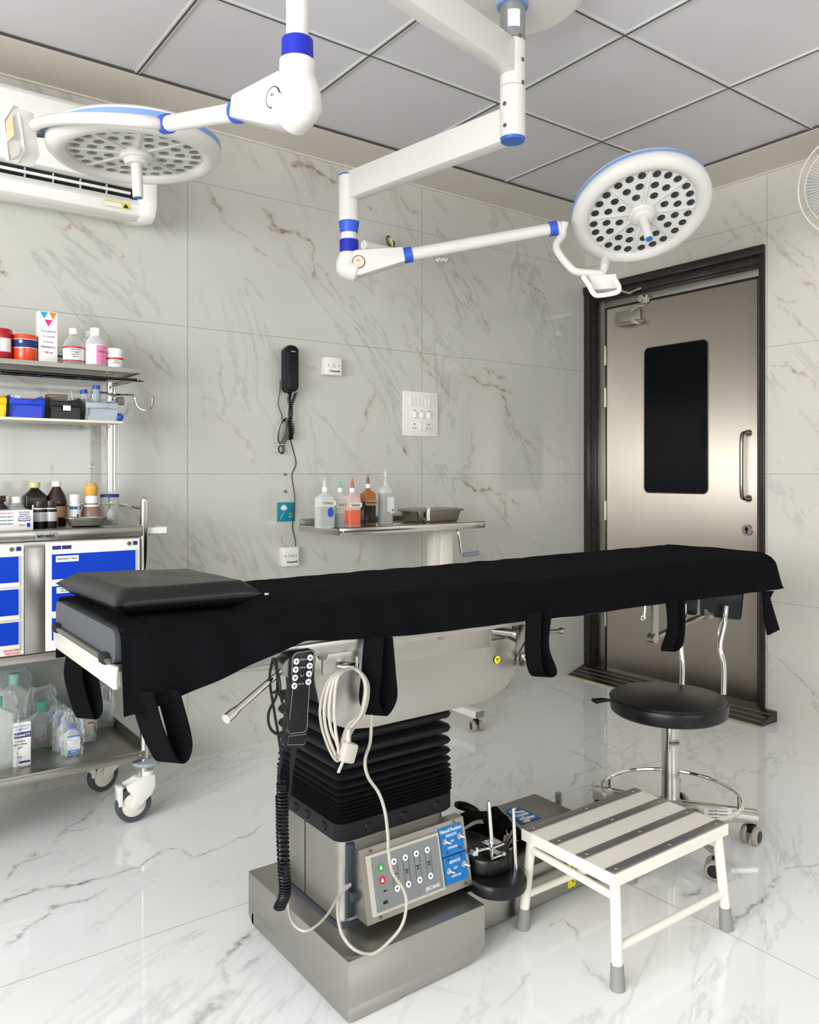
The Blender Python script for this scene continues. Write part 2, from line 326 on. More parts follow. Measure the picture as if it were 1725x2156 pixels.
class MB:
    def __init__(s, M=None): s.bm = bmesh.new(); s.M = M or Matrix()
    def raw(s, vs_, fs):
        vv = [s.bm.verts.new(s.M @ V(v)) for v in vs_]
        for f in fs:
            try: s.bm.faces.new([vv[i] for i in f])
            except ValueError: pass
        return s
    def mesh(s, tmp):
        bmesh.ops.transform(tmp, matrix=s.M, verts=tmp.verts)
        me = bpy.data.meshes.new('t'); tmp.to_mesh(me); tmp.free(); s.bm.from_mesh(me); bpy.data.meshes.remove(me); return s
    def box(s, a, b, bev=0.0, seg=2):
        a = V(a); b = V(b); lo = V((min(a[i], b[i]) for i in range(3))); hi = V((max(a[i], b[i]) for i in range(3)))
        t = bmesh.new(); bmesh.ops.create_cube(t, size=1)
        for v in t.verts: v.co = V((lo[i] + (v.co[i] + .5) * (hi[i] - lo[i]) for i in range(3)))
        if bev:
            bev = min(bev, min(hi - lo) * .49)
            bmesh.ops.bevel(t, geom=t.edges[:], offset=bev, segments=seg, profile=.5, affect='EDGES')
        return s.mesh(t)
    def rings(s, rs, cap=True, closed=False):
        n = len(rs[0]); vs_ = [p for r in rs for p in r]; fs = []
        m = len(rs)
        for i in range(m if closed else m - 1):
            a = i * n; b = ((i + 1) % m) * n
            for j in range(n): fs.append((a + j, a + (j + 1) % n, b + (j + 1) % n, b + j))
        if cap and not closed: fs.append(tuple(range(n))[::-1]); fs.append(tuple((m - 1) * n + j for j in range(n)))
        return s.raw(vs_, fs)
    def cyl(s, p0, p1, r0, r1=None, n=20, cap=True):
        r1 = r0 if r1 is None else r1; p0 = V(p0); p1 = V(p1); x, y, d = basis(p1 - p0)
        c = [(math.cos(2 * math.pi * i / n), math.sin(2 * math.pi * i / n)) for i in range(n)]
        return s.rings([[p0 + (x * a + y * b) * r0 for a, b in c], [p1 + (x * a + y * b) * r1 for a, b in c]], cap)
    def tube(s, pts, r, n=10, closed=False, flat=1.0):
        P = [V(p) for p in pts]; m = len(P); rs = []; x = None
        for i in range(m):
            if closed: t = P[(i + 1) % m] - P[i - 1]
            else: t = P[min(i + 1, m - 1)] - P[max(i - 1, 0)]
            if t.length < 1e-9: t = V((0, 0, 1))
            t.normalize()
            if x is None: x = basis(t)[0]
            x = (x - t * x.dot(t)); x = x.normalized() if x.length > 1e-6 else basis(t)[0]
            y = t.cross(x); rr = r[i] if isinstance(r, (list, tuple)) else r
            rs.append([P[i] + (x * math.cos(2 * math.pi * j / n) + y * math.sin(2 * math.pi * j / n) * flat) * rr for j in range(n)])
        return s.rings(rs, True, closed)
    def lathe(s, prof, o=(0, 0, 0), n=32, axis=(0, 0, 1), sx=1, sy=1, ring=False):
        o = V(o); ax = V(axis).normalized()
        if abs(ax.z) > .999: x, y = V((1, 0, 0)), V((0, 1, 0)) if ax.z > 0 else V((0, -1, 0))
        else: x, y, _ = basis(ax)
        rs = [[o + ax * z + (x * math.cos(2 * math.pi * j / n) * sx + y * math.sin(2 * math.pi * j / n) * sy) * max(r, 1e-5) for j in range(n)] for r, z in prof]
        return s.rings(rs, not ring, ring)
    def prism(s, poly, ax, a, b, bev=0):
        def m(p, t): return {'x': (t, p[0], p[1]), 'y': (p[0], t, p[1]), 'z': (p[0], p[1], t)}[ax]
        t = bmesh.new(); n = len(poly)
        va = [t.verts.new(m(p, a)) for p in poly]; vb = [t.verts.new(m(p, b)) for p in poly]
        t.faces.new(va); t.faces.new(vb[::-1])
        for i in range(n): t.faces.new((va[i], vb[i], vb[(i + 1) % n], va[(i + 1) % n]))
        bmesh.ops.recalc_face_normals(t, faces=t.faces)
        if bev: bmesh.ops.bevel(t, geom=[e for e in t.edges if e.calc_face_angle(0) > .5], offset=bev, segments=2, profile=.5, affect='EDGES')
        return s.mesh(t)
    def sphere(s, c, r, sc=(1, 1, 1), n=16):
        t = bmesh.new(); bmesh.ops.create_uvsphere(t, u_segments=n, v_segments=n // 2 + 2, radius=r)
        for v in t.verts: v.co = V((c[0] + v.co.x * sc[0], c[1] + v.co.y * sc[1], c[2] + v.co.z * sc[2]))
        return s.mesh(t)
    def ribbon(s, pts, wv, th):
        P = [V(p) for p in pts]; m = len(P); rs = []
        for i in range(m):
            t = (P[min(i + 1, m - 1)] - P[max(i - 1, 0)]).normalized(); wd = V(wv(i / (m - 1)) if callable(wv) else wv)
            nn = t.cross(wd).normalized() * th / 2; h = wd / 2
            rs.append([P[i] - h - nn, P[i] + h - nn, P[i] + h + nn, P[i] - h + nn])
        return s.rings(rs, True)
    def grid(s, f, nu, nv, closed_u=False):
        vs_ = [f(i / (nu if closed_u else nu - 1), j / (nv - 1)) for j in range(nv) for i in range(nu)]; fs = []
        for j in range(nv - 1):
            for i in range(nu if closed_u else nu - 1):
                i2 = (i + 1) % nu; fs.append((j * nu + i, j * nu + i2, (j + 1) * nu + i2, (j + 1) * nu + i))
        return s.raw(vs_, fs)

def wloc(o):
    p = V(o.location)
    while o.parent: o = o.parent; p = p + V(o.location)
    return p
def tag(o, label=None, cat=None, group=None, kind=None):
    if label: o['label'] = label
    if cat: o['category'] = cat
    if group: o['group'] = group
    if kind: o['kind'] = kind
    return o
def link(name, bm, m, parent=None, smooth=True, recalc=True, angle=35):
    if recalc: bmesh.ops.recalc_face_normals(bm, faces=bm.faces)
    if parent is not None: org = wloc(parent)
    else:
        lo = V((min(v.co[i] for v in bm.verts) for i in range(3))); hi = V((max(v.co[i] for v in bm.verts) for i in range(3)))
        org = V(((lo.x + hi.x) / 2, (lo.y + hi.y) / 2, lo.z))
    for v in bm.verts: v.co -= org
    me = bpy.data.meshes.new(name); bm.to_mesh(me); bm.free()
    me.materials.append(m)
    if smooth:
        for p in me.polygons: p.use_smooth = True
        try: me.set_sharp_from_angle(angle=math.radians(angle))
        except Exception: pass
    o = bpy.data.objects.new(name, me); COL.objects.link(o)
    if parent is not None: o.parent = parent
    else: o.location = org
    return o
def part(name, mb, m, parent, label=None, **k):
    o = link(name, mb.bm, m, parent, **k)
    if label: o['label'] = label
    return o
def solo(name, mb, m, label, cat, group=None, **k): return tag(link(name, mb.bm, m, None, **k), label, cat, group)
def struct(name, mb, m, parent=None, **k):
    o = link(name, mb.bm, m, parent, **k)
    if parent is None: o['kind'] = 'structure'
    return o
def thing(name, loc, label, cat, group=None, kind=None):
    o = bpy.data.objects.new(name, None); COL.objects.link(o); o.location = loc; o.empty_display_size = .05
    return tag(o, label, cat, group, kind)
def text(s, parent, o, x, y, size, m, name='lettering', align='CENTER', ext=.0004, maxw=None, bold=0.0):
    """text centred on o, reading along x, up along y, facing x cross y"""
    cu = bpy.data.curves.new('t', 'FONT'); cu.body = s; cu.size = size; cu.align_x = align; cu.align_y = 'CENTER'; cu.extrude = ext; cu.offset = bold; cu.resolution_u = 3
    ob = bpy.data.objects.new('t', cu); COL.objects.link(ob)
    bpy.context.view_layer.update()
    dg = bpy.context.evaluated_depsgraph_get(); me = bpy.data.meshes.new_from_object(ob.evaluated_get(dg))
    bm = bmesh.new(); bm.from_mesh(me); bpy.data.meshes.remove(me); bpy.data.objects.remove(ob); bpy.data.curves.remove(cu)
    if not bm.verts: bm.free(); return None
    if maxw:
        w0 = max(v.co.x for v in bm.verts) - min(v.co.x for v in bm.verts)
        if w0 > maxw:
            for v in bm.verts: v.co.x *= maxw / w0
    bmesh.ops.transform(bm, matrix=frame(o, x, y), verts=bm.verts)
    return link(name, bm, m, parent, smooth=False, recalc=False)
def copy_tree(o, parent=None):
    c = o.copy(); COL.objects.link(c)
    if parent is not None: c.parent = parent
    for ch in list(o.children): copy_tree(ch, c)
    return c
XA, YA, ZA = V((1, 0, 0)), V((0, 1, 0)), V((0, 0, 1))
# faces toward the viewer: on planes of constant Y (normal -Y) text reads +X; on planes of constant X (normal -X) reads -Y

# ------------------------------------------------------------------ ROOM
X0, X1, Y0, Y1, ZC = -2.0, 3.62, -2.3, 3.17, 2.585
fu = [-2.0, -1.2, -.55, -.25, 0, .2, .4, .6, .8, 1.0, 1.2, 1.4, 1.6, 1.853, 2.0, 2.2, 2.4, 2.6, 2.8, 3.0, 3.2, 3.4, 3.7]; fv = [-2.3, -1, 0, .6, .8, 1.0, 1.2, 1.4, 1.6, 1.8, 2.01, 2.2, 2.4, 2.6, 2.8, 3.17]
cellsF, matsF = marble_cells('marble_floor', (0, 1), thin(pxsegs(FB, fF), .8, .9), thin(pxsegs(FG, fF), .55, .8), fu, fv, .03, base='f1f2f0', joints=[(0, 1.853, 1.6, .0013), (1, 2.01, 1.6, .0013)], rough=.03, gen=.26, seed=9.1, dist=.04, grey='7a7b7c', vein_angle=-0.5)
cell_surface('floor', MB().box((X0 - .12, Y0 - .12, -.1), (X1 + .3, Y1 + .12, -.001)), cellsF, matsF, lambda u, v: V((u, v, 0)))
au = [-2.0, -.58, .02] + [.02 + .3 * k for k in range(1, 13)]; av = [0, .26, .56, .86, 1.16, 1.46, 1.76, 2.06, 2.36, 2.6, 2.85]
cellsA, matsA = marble_cells('marble_tile_back', (0, 2), pxsegs(WB, fA), pxsegs(WG, fA), au, av, .04, base='c9c9c1', joints=[(0, 3.62, 1.2, .0016), (2, 1.16, .6, .0013)], rough=.09, gen=.5, seed=1.3, brown='9a7e68')
cell_surface('wall_back', MB().box((X0 - .12, Y1 + .001, 0), (X1 + .3, Y1 + .12, 2.85)), cellsA, matsA, lambda u, v: V((u, Y1, v)))
DY0, DY1, DZ = 2.085, 3.125, 2.205
bu = [Y0, 0, .6, .9, 1.15, 1.4, 1.65, 1.85, DY0]; bv = [0, .3, .56, .86, 1.16, 1.46, 1.76, 2.06, 2.36, 2.6, 2.85]
kwB = dict(vein_angle=-0.95, base='d6d3cb', joints=[(1, 2.05, 1.2, .0016), (2, 1.16, .6, .0013)], rough=.11, gen=.45, seed=4.7, brown='a48468')
SB, SG2 = pxsegs(RB, fB), pxsegs(RG, fB)
cellsB, matsB = marble_cells('marble_tile_right', (1, 2), SB, SG2, bu, bv, .04, **kwB)
c2, m2 = marble_cells('marble_tile_right', (1, 2), SB, SG2, [DY0, 2.5, 2.8, DY1], [DZ, 2.4, 2.85], .04, **kwB)
cellsB += [(c[0], c[1], c[2], c[3], c[4] + len(matsB)) for c in c2]; matsB += m2
cellsB += [(DY1, Y1, 0, 2.85, 0)]
cell_surface('wall_right', MB().box((X1 + .001, Y0, 0), (X1 + .12, DY0, 2.85)).box((X1 + .001, DY1, 0), (X1 + .12, Y1, 2.85)).box((X1 + .001, DY0, DZ), (X1 + .12, DY1, 2.85)), cellsB, matsB, lambda u, v: V((X1, u, v)))
WY0, WY1, WZ0, WZ1 = -1.65, 1.75, .88, 2.12
M_lwall = mat('painted_wall', 'f0eee8', .6, noise=.02)
struct('wall_left', MB().box((X0 - .12, Y0, 0), (X0, Y1, WZ0)).box((X0 - .12, Y0, WZ1), (X0, Y1, 2.85)).box((X0 - .12, Y0, WZ0), (X0, WY0, WZ1)).box((X0 - .12, WY1, WZ0), (X0, Y1, WZ1)), M_lwall, smooth=False)
RX0, RX1, RZ0, RZ1 = .45, 2.75, .97, 2.13
struct('wall_front', MB().box((X0 - .12, Y0 - .12, 0), (X1 + .12, Y0, RZ0)).box((X0 - .12, Y0 - .12, RZ1), (X1 + .12, Y0, 2.85)).box((X0 - .12, Y0 - .12, RZ0), (RX0, Y0, RZ1)).box((RX1, Y0 - .12, RZ0), (X1 + .12, Y0, RZ1)), mat('painted_wall_rear', 'a09c93', .6, noise=.02), smooth=False)
M_wglass = glassy('window_glass', 'ffffff', .1, .02, .02)
def window(name, horiz, a0, a1, z0, z1, pl, n):
    r = thing(name, (pl, (a0 + a1) / 2, z0) if not horiz else ((a0 + a1) / 2, pl, z0), None, None, kind='structure')
    fr = MB(); f = .04
    def bx(u0, u1, za, zb, t=.02):
        if horiz: fr.box((u0, pl - t, za), (u1, pl + t, zb), .003)
        else: fr.box((pl - t, u0, za), (pl + t, u1, zb), .003)
    bx(a0, a1, z0, z0 + f); bx(a0, a1, z1 - f, z1)
    for i in range(n + 1):
        c = a0 + f / 2 + (a1 - a0 - f) * i / n; bx(c - f / 2, c + f / 2, z0, z1)
    part('window_frame', fr, M_alum, r)
    g = MB()
    if horiz: g.box((a0, pl - .003, z0), (a1, pl + .003, z1))
    else: g.box((pl - .003, a0, z0), (pl + .003, a1, z1))
    part('window_glass', g, M_wglass, r, smooth=False)
window('window_1', False, WY0, WY1, WZ0, WZ1, X0 - .03, 4)
window('added_window_2', True, RX0, RX1, RZ0, RZ1, Y0 - .03, 2)  # unseen rear window, added to go with the fill light
# ceiling: recessed panels with reveal shade drawn as dark strips + light T bars, plaster border
struct('ceiling', MB().box((X0, Y0, ZC + .012), (3.35, 2.92, ZC + .1)), M_ceil, smooth=False)
bd = MB().box((X0, 2.89, ZC), (X1, Y1, ZC + .05)).box((3.325, Y0, ZC), (X1, 2.89, ZC + .05))
struct('trim_1', bd, M_plaster, smooth=False)
sh = MB()   # solid dark strips painted as the shade in bar and border gaps
bars = MB()
xs = [2.725 - .6 * k for k in range(8)]; ys = [2.29 - .6 * k for k in range(8)]
for x in xs:
    bars.box((x - .009, Y0, ZC + .006), (x - .002, 2.885, ZC + .013)).box((x + .002, Y0, ZC + .006), (x + .009, 2.885, ZC + .013)); sh.box((x - .003, Y0, ZC + .005), (x + .003, 2.885, ZC + .014))
for y in ys:
    bars.box((X0, y - .009, ZC + .0055), (3.32, y - .002, ZC + .0135)).box((X0, y + .002, ZC + .0055), (3.32, y + .009, ZC + .0135)); sh.box((X0, y - .003, ZC + .0045), (3.32, y + .003, ZC + .0145))
sh.box((X0, 2.8865, ZC + .002), (3.325, 2.89, ZC + .0145)); sh.box((3.3215, Y0, ZC + .002), (3.325, 2.89, ZC + .0145))
struct('trim_2', bars, mat('tbar_white', 'c9c8c8', .5), smooth=False)
struct('trim_3', sh, mat('tbar_gap_shade', '4a4843', .8), smooth=False)
# thin white bead between tiles and border
struct('trim_4', MB().box((X0, 3.155, ZC - .006), (X1, Y1, ZC)).box((3.605, Y0, ZC - .006), (X1, 3.155, ZC)), mat('bead_white', 'd9d4c8', .5), smooth=False)

# ------------------------------------------------------------------ DOOR
dr = thing('door_1', (3.66, 2.6, 0), None, None, kind='structure')
tagd = MB()
tagd.box((3.608, 3.122, 0), (3.70, 3.166, 2.205), .003).box((3.608, 2.058, 0), (3.70, 2.085, 2.205), .003)
tagd.box((3.600, 2.058, 2.205), (3.70, 3.166, 2.247), .003)
for k in range(2): tagd.box((3.62 + .025 * k, 2.085, 2.165 - .012 * k), (3.72, 3.122, 2.206), .004)
tagd.box((3.625, 3.112, 0), (3.72, 3.124, 2.2), .003)
part('granite_surround', tagd, M_granite, dr, 'dark brown granite surround')
fr = MB(); FX = 3.66
fr.box((FX, 2.085, 0), (FX + .06, 2.118, 2.165), .003).box((FX - .006, 3.052, 0), (FX + .06, 3.112, 2.165), .003).box((FX, 2.085, 2.115), (FX + .06, 3.112, 2.165), .003)
part('door_frame', fr, M_steel, dr)
lf = MB().box((FX + .008, 2.124, .02), (FX + .05, 3.046, 2.108), .003)
leaf = part('door_leaf', lf, M_door, dr)
part('door_gap_shade', MB().box((FX + .004, 2.1175, .01), (FX + .02, 2.1245, 2.115)).box((FX + .004, 2.1175, 2.108), (FX + .02, 3.05, 2.1155)).box((FX + .004, 2.1175, .008), (FX + .02, 3.05, .024)), M_ink, dr, 'black strip drawn as gap shade')  # black strips stand in for the shade in the gap round the leaf
vp = MB(frame((0, 0, 0), (0, 1, 0), (0, 0, 1)))
pts = [PX(1356, 733, FX), PX(1489, 718, FX), PX(1356, 1038, FX)]
vy0, vy1, vz0, vz1 = 2.392, 2.785, 1.058, 1.85
pn = MB().prism(rrect(vy0, vz0, vy1, vz1, .03, 5), 'x', FX + .0045, FX + .02)
part('vision_panel', pn, M_glassblk, leaf, 'black glass vision panel')
part('panel_rim', MB().tube([V((FX + .006, a, b)) for a, b in rrect(vy0, vz0, vy1, vz1, .03, 5)], .003, 6, True), M_dsteel, leaf)
yh = 2.17
part('pull_handle', MB().tube(spl([(FX + .008, yh, 1.36), (FX - .03, yh, 1.36), (FX - .055, yh, 1.335), (FX - .058, yh, 1.2), (FX - .055, yh, 1.065), (FX - .03, yh, 1.04), (FX + .008, yh, 1.04)], 5), .0095, 12)
     .cyl((FX + .008, yh, 1.36), (FX + .002, yh, 1.36), .018).cyl((FX + .008, yh, 1.04), (FX + .002, yh, 1.04), .018), M_dsteel, leaf, 'dark steel pull handle')
lk = part('lock', MB().cyl((FX + .008, 2.175, .885), (FX - .004, 2.175, .885), .028, .026, 24), M_steel2, leaf)
part('keyhole', MB().cyl((FX - .0035, 2.175, .892), (FX - .006, 2.175, .892), .009, n=14).box((FX - .006, 2.171, .868), (FX - .0035, 2.179, .892)), M_ink, lk)
for z in (1.84, 1.60, .95, .34):
    part('hinge', MB().cyl((FX - .004, 3.049, z - .055), (FX - .004, 3.049, z + .055), .009, n=12).cyl((FX - .004, 3.049, z + .0), (FX - .004, 3.049, z + .004), .0105, n=12)
         .box((FX - .001, 3.042, z - .055), (FX + .006, 3.056, z + .055)), M_steel2, dr)
cl = part('door_closer', MB().box((FX - .012, 2.80, 2.0), (FX + .002, 2.97, 2.075), .004).cyl((FX - .02, 2.76, 2.00), (FX - .02, 2.93, 2.00), .01), M_steel2, leaf)
part('closer_arm', MB().tube([PX(1330, 655, FX - .03), PX(1345, 645, FX - .03), PX(1362, 641, FX - .03), PX(1362, 622, FX - .03)], .006, 8)
     .tube([PX(1300, 610, FX - .04), PX(1326, 617, FX - .04), PX(1352, 606, FX - .04)], .007, 8).cyl((FX - .05, 2.765, 2.115), (FX, 2.765, 2.115), .02).cyl((FX - .05, 2.815, 2.0), (FX, 2.815, 2.0), .014), M_chrome, cl)
# threshold
th = MB().prism([(3.47, .002), (3.47, .008), (3.60, .05), (3.72, .05), (3.72, .002)], 'y', 2.0, 3.165)
struct('trim_5', th, M_granite, smooth=False)
gl = MB()
for k in range(3):
    x = 3.50 + .035 * k; z = .008 + (x - 3.47) * .042 / .13
    gl.raw([(x, 2.01, z + .0012), (x + .003, 2.01, z + .0022), (x + .003, 3.16, z + .0022), (x, 3.16, z + .0012)], [(0, 1, 2, 3)])
gl.box((3.464, 1.99, 0), (3.471, 3.165, .009))
struct('trim_6', gl, mat('pale_grout', 'b7ab90', .8, noise=.3, nscale=30), smooth=False)

# ------------------------------------------------------------------ SURGICAL LIGHT (ceiling mounted, two heads)
SX, SY = 1.64, 1.71
sl = thing('surgical_light', (SX, SY, ZC), 'white ceiling-mounted double surgical light with blue rings over the operating table', 'surgical light')
part('ceiling_flange', MB().lathe([(0, 0), (.21, 0), (.21, -.03), (.19, -.045), (0, -.05)], (SX, SY, ZC), 48), M_lampw, sl)
part('mast', MB().cyl((SX, SY, ZC), (SX, SY, 2.42), .037, n=32), mat('mast_grey', '9c9ea0', .35, .6), sl, 'grey metal mast')
part('mast_collar', MB().cyl((SX, SY, ZC - .045), (SX, SY, ZC - .06), .046, n=32), M_lblue, sl)
part('upper_joint', MB().cyl((SX, SY, 2.425), (SX, SY, 2.288), .037, n=32), M_lampw, sl)
part('lower_joint', MB().cyl((SX, SY, 2.286), (SX, SY, 2.14), .0375, n=32), M_lampw, sl)
part('end_cap', MB().cyl((SX, SY, 2.14), (SX, SY, 2.132), .037, .034, n=32), mat('cap_blue', '2f5fb4', .4), sl, 'blue end cap')
bolts = [PD(1103, 124, 2.32), PD(1104, 172, 2.32), PD(1061, 217, 2.32), PD(1062, 263, 2.32), PD(1094, 76, 2.32)]
for b_ in bolts:
    dv = V((b_.x - SX, b_.y - SY, 0)); dv = dv.normalized(); c0 = V((SX, SY, b_.z)) + dv * .0365
    part('bolt', MB().cyl(c0, c0 + dv * .003, .006, n=12), M_dsteel, sl)
st = part('sticker', MB().lathe([(.0376, 0), (.0376, .05)], (SX, SY, 2.478), 32), M_paper, sl) if False else None
sM = V((-.62, -.78, 0)).normalized(); sT = V((sM.y, -sM.x, 0)) * -1
cs = V((SX, SY, 2.475)) + sM * .0372
part('sticker', MB().grid(lambda u, v: V((SX, SY, 2.45 + .05 * v)) + V((math.cos(a := math.radians(205 + 55 * u)), math.sin(a), 0)) * .0378, 8, 2), M_paper, sl, 'small white sticker with red print')
def box_beam(a, b, h, w_, m, name='boom'):
    a = V(a); b = V(b); d = (b - a).normalized(); sd = d.cross(ZA).normalized(); up = sd.cross(d)
    mb = MB(frame(a, d, sd)); L = (b - a).length
    mb.box((0, -w_ / 2, -h / 2), (L, w_ / 2, h / 2), .006)
    return part(name, mb, m, sl)
# boom toward lower-right head
E1 = V((1.526, 2.425, 2.178)); E2 = V((.828, 1.522, 2.36))
box_beam((SX, SY, 2.182), E1, .098, .05, M_lampw)
box_beam((SX, SY, 2.37), E2, .098, .05, M_lampw)
def joint_column(E, z0, z1, zk, r, rings_):
    part('elbow_joint', MB().cyl((E.x, E.y, z0), (E.x, E.y, z1), r, n=32), M_lampw, sl)
    part('elbow_neck', MB().cyl((E.x, E.y, z1), (E.x, E.y, zk), r * .8, n=32), M_lampw, sl)
    for (a, b, rr, m) in rings_: part('blue_ring', MB().cyl((E.x, E.y, a), (E.x, E.y, b), rr[0], rr[1], 32), m, sl, 'blue plastic ring')
joint_column(E1, 2.215, 2.055, 1.94, .037, [(2.055, 2.015, (.037, .031), M_mblue), (1.99, 1.945, (.0335, .0335), M_blue)])
part('end_cap', MB().cyl((E1.x, E1.y, 2.215), (E1.x, E1.y, 2.22), .0375, .036, n=32), M_mblue, sl, 'blue top cap')
joint_column(E2, 2.42, 2.20, 2.0, .030, [(2.085, 2.035, (.0335, .0345), M_blue)])

def knuckle(E, zp, end, rr, tube_r, rings_px=None):
    """rounded elbow under the column, housing that tapers into the arm tube"""
    P0 = V((E.x, E.y, zp)); end = V(end); d = (end - P0).normalized(); sd = d.cross(ZA).normalized(); up = sd.cross(d)
    h = part('elbow_shell', MB().tube(spl([(E.x, E.y, zp + .085), (E.x, E.y, zp + .04), V((E.x, E.y, zp)) - V((d.x, d.y, 0)) * .012 + V((0, 0, -.005)), P0 + d * .03 - up * .03], 6),
         [rr * x for x in (.85,) * 6 + (.95,) * 6 + (1.05,) * 6 + (.8,)], 24), M_lampw, sl)
    # housing: rounded slab, taller at the pivot
    L = .2; prof = []
    for i in range(13):
        a = math.radians(90 + 180 * i / 12); prof.append((.035 + rr * 1.25 * math.cos(a), rr * 1.25 * math.sin(a)))
    prof += [(L, -tube_r * 1.12), (L, tube_r * 1.12)]
    mb = MB(frame(P0, d, up)); mb.prism(prof, 'z', -rr * .82, rr * .82, .006)
    hs = part('arm_housing', mb, M_lampw, sl)
    fc = V((E.x, E.y, zp))
    side = sd if (P0 - V((0, 0, HC))).dot(sd) < 0 else -sd
    cc = P0 + d * .035 + side * (rr * .82)
    bd_ = part('badge', MB().cyl(cc, cc + side * .003, .021, n=28), mat('badge_beige', 'd8c6b0', .4), hs, 'round beige badge')
    part('badge_rim', MB().tube([cc + side * .002 + (d * math.cos(a) + up * math.sin(a)) * .0215 for a in [i * math.pi / 14 for i in range(28)]], .0016, 6, True), M_ink, bd_)
    xd = d if side.dot(d.cross(up)) > 0 else -d
    text('0.1', bd_, cc + side * .0034 + up * .005, xd, up, .009, M_ink)
    part('blue_ring', MB().cyl(P0 + d * L, P0 + d * (L + .028), tube_r * 1.2, n=28), M_mblue, sl, 'blue plastic ring')
    part('arm_tube', MB().cyl(P0 + d * (L + .02), end, tube_r, tube_r * .93, 28), M_lampw, sl)
    part('blue_ring', MB().cyl(end - d * .028, end, tube_r * 1.12, n=28), M_mblue, sl, 'blue plastic ring')
    part('arm_end', MB().cyl(end, end + d * .012, tube_r * 1.0, n=28), M_lampw, sl)
    return d
A1 = PD(1172, 480, 2.9); A2 = PD(345, 262, 2.08)
d1 = knuckle(E1, 1.90, A1, .036, .023)
d2 = knuckle(E2, 1.955, A2, .045, .0215)

def lamp_head(C, n, spin=0.0, master=None):
    n = V(n).normalized(); x, y, _ = basis(n); x2 = x * math.cos(spin) + y * math.sin(spin); y2 = n.cross(x2)
    M = frame(C, x2, y2)   # local z = n (out of the face)
    g = lambda: MB(M.copy())
    hd = part('lamp_head', g().lathe([(.193, -.012), (.193, .0), (.2, .009), (.215, .014), (.232, .010), (.246, -.004), (.25, -.018), (.248, -.024)], n=96)
              .lathe([(.1925, -.012), (.248, -.024)], n=96), M_lampw, sl)
    part('rim_band', g().lathe([(.247, -.023), (.2495, -.026), (.248, -.040), (.243, -.042)], n=96), M_lblue, hd, 'pale blue band round the rim')
    part('back_shell', g().lathe([(.244, -.041), (.245, -.047), (.232, -.056), (.15, -.07), (.08, -.078), (0, -.08)], n=96), M_lampw, hd)
    rb = g()
    for k in range(8):
        a = k * math.pi / 4; ca, sa = math.cos(a), math.sin(a)
        t = frame(V((0, 0, 0)), (ca, sa, 0), (-sa, ca, 0)); old = rb.M; rb.M = old @ t; rb.box((.04, -.006, -.006), (.192, .006, -.002), .0015); rb.M = old
    part('face_ribs', rb, M_lampface, hd)
    pos = []
    for k in range(8):
        a0 = k * math.pi / 4 + math.pi / 8
        for rr_, offs in ((.172, (-14, 0, 14)), (.126, (-10.5, 10.5)), (.082, (0,))):
            for of in offs: pos.append((rr_, a0 + math.radians(of)))
    first = None
    for rr_, a in pos:
        c = V((rr_ * math.cos(a), rr_ * math.sin(a), 0))
        if first is None:
            cupm = MB(M.copy()).lathe([(.0142, -.004), (.0142, -.0054), (.0118, -.0044), (.0085, -.0052), (.006, -.0038), (0, -.0034)], c, 18)
            first = part('led_lens', cupm, M_lens, hd); first_c = c; lens_c = M.to_3x3() @ c
            first['_a'] = 0
            first2 = first
        else:
            o = first.copy(); COL.objects.link(o); o.location = V(first.location) + (M.to_3x3() @ (c - first_c)); o.parent = hd
    if '_a' in first.keys(): del first['_a']
    lpm = g().lathe([(0, -.006), (.194, -.006), (.194, -.012), (0, -.012)], n=96)
    for rr_, a in pos: lpm.tube([V((rr_ * math.cos(a) + .0148 * math.cos(t), rr_ * math.sin(a) + .0148 * math.sin(t), -.0056)) for t in [i * math.pi / 8 for i in range(16)]], .0012, 5, True)
    part('lens_plate', lpm, M_lampface, hd)
    hub = part('hub', g().lathe([(.046, -.006), (.048, .004), (.044, .01), (.036, .012), (.036, .02), (.03, .026), (0, .028)], n=40), M_lampw, hd)
    hn = part('grip_handle', g().lathe([(.0165, .024), (.0165, .03), (.0155, .118), (.0145, .124), (0, .124)], n=28), M_lampw, hub)
    part('grip_cap', g().lathe([(.0125, .1238), (.0125, .1255), (0, .1258)], n=28), mat('cap_blue2', '2a6cb8', .4), hn)
    return hd
M_lens = mat('lens_dark', '2a2f31', .1, .5, coat=.8, noise=.3, nscale=80)
# right head
def face_normal(px, py, cosv, tx, ty):
    u = (px - 862.5) / 1692.0; v_ = -(py - 998.0) / 1692.0
    R_, F_ = V((_c, -_s, 0)), V((_s, _c, 0)); r = (R_ * u + F_ + ZA * v_).normalized()
    t = R_ * tx - ZA * ty; t = (t - r * t.dot(r)).normalized()
    return (-r * cosv + t * math.sqrt(1 - cosv * cosv)).normalized()
nR = face_normal(1352, 450, .70, .285, .958)
CR = PD(1352, 451, 2.9)
h1 = lamp_head(CR, nR, 0.2)
nL = V((.045, .005, -1)).normalized()
CL = PD(287, 328, 2.40)
h2 = lamp_head(CL, nL, 0.25)
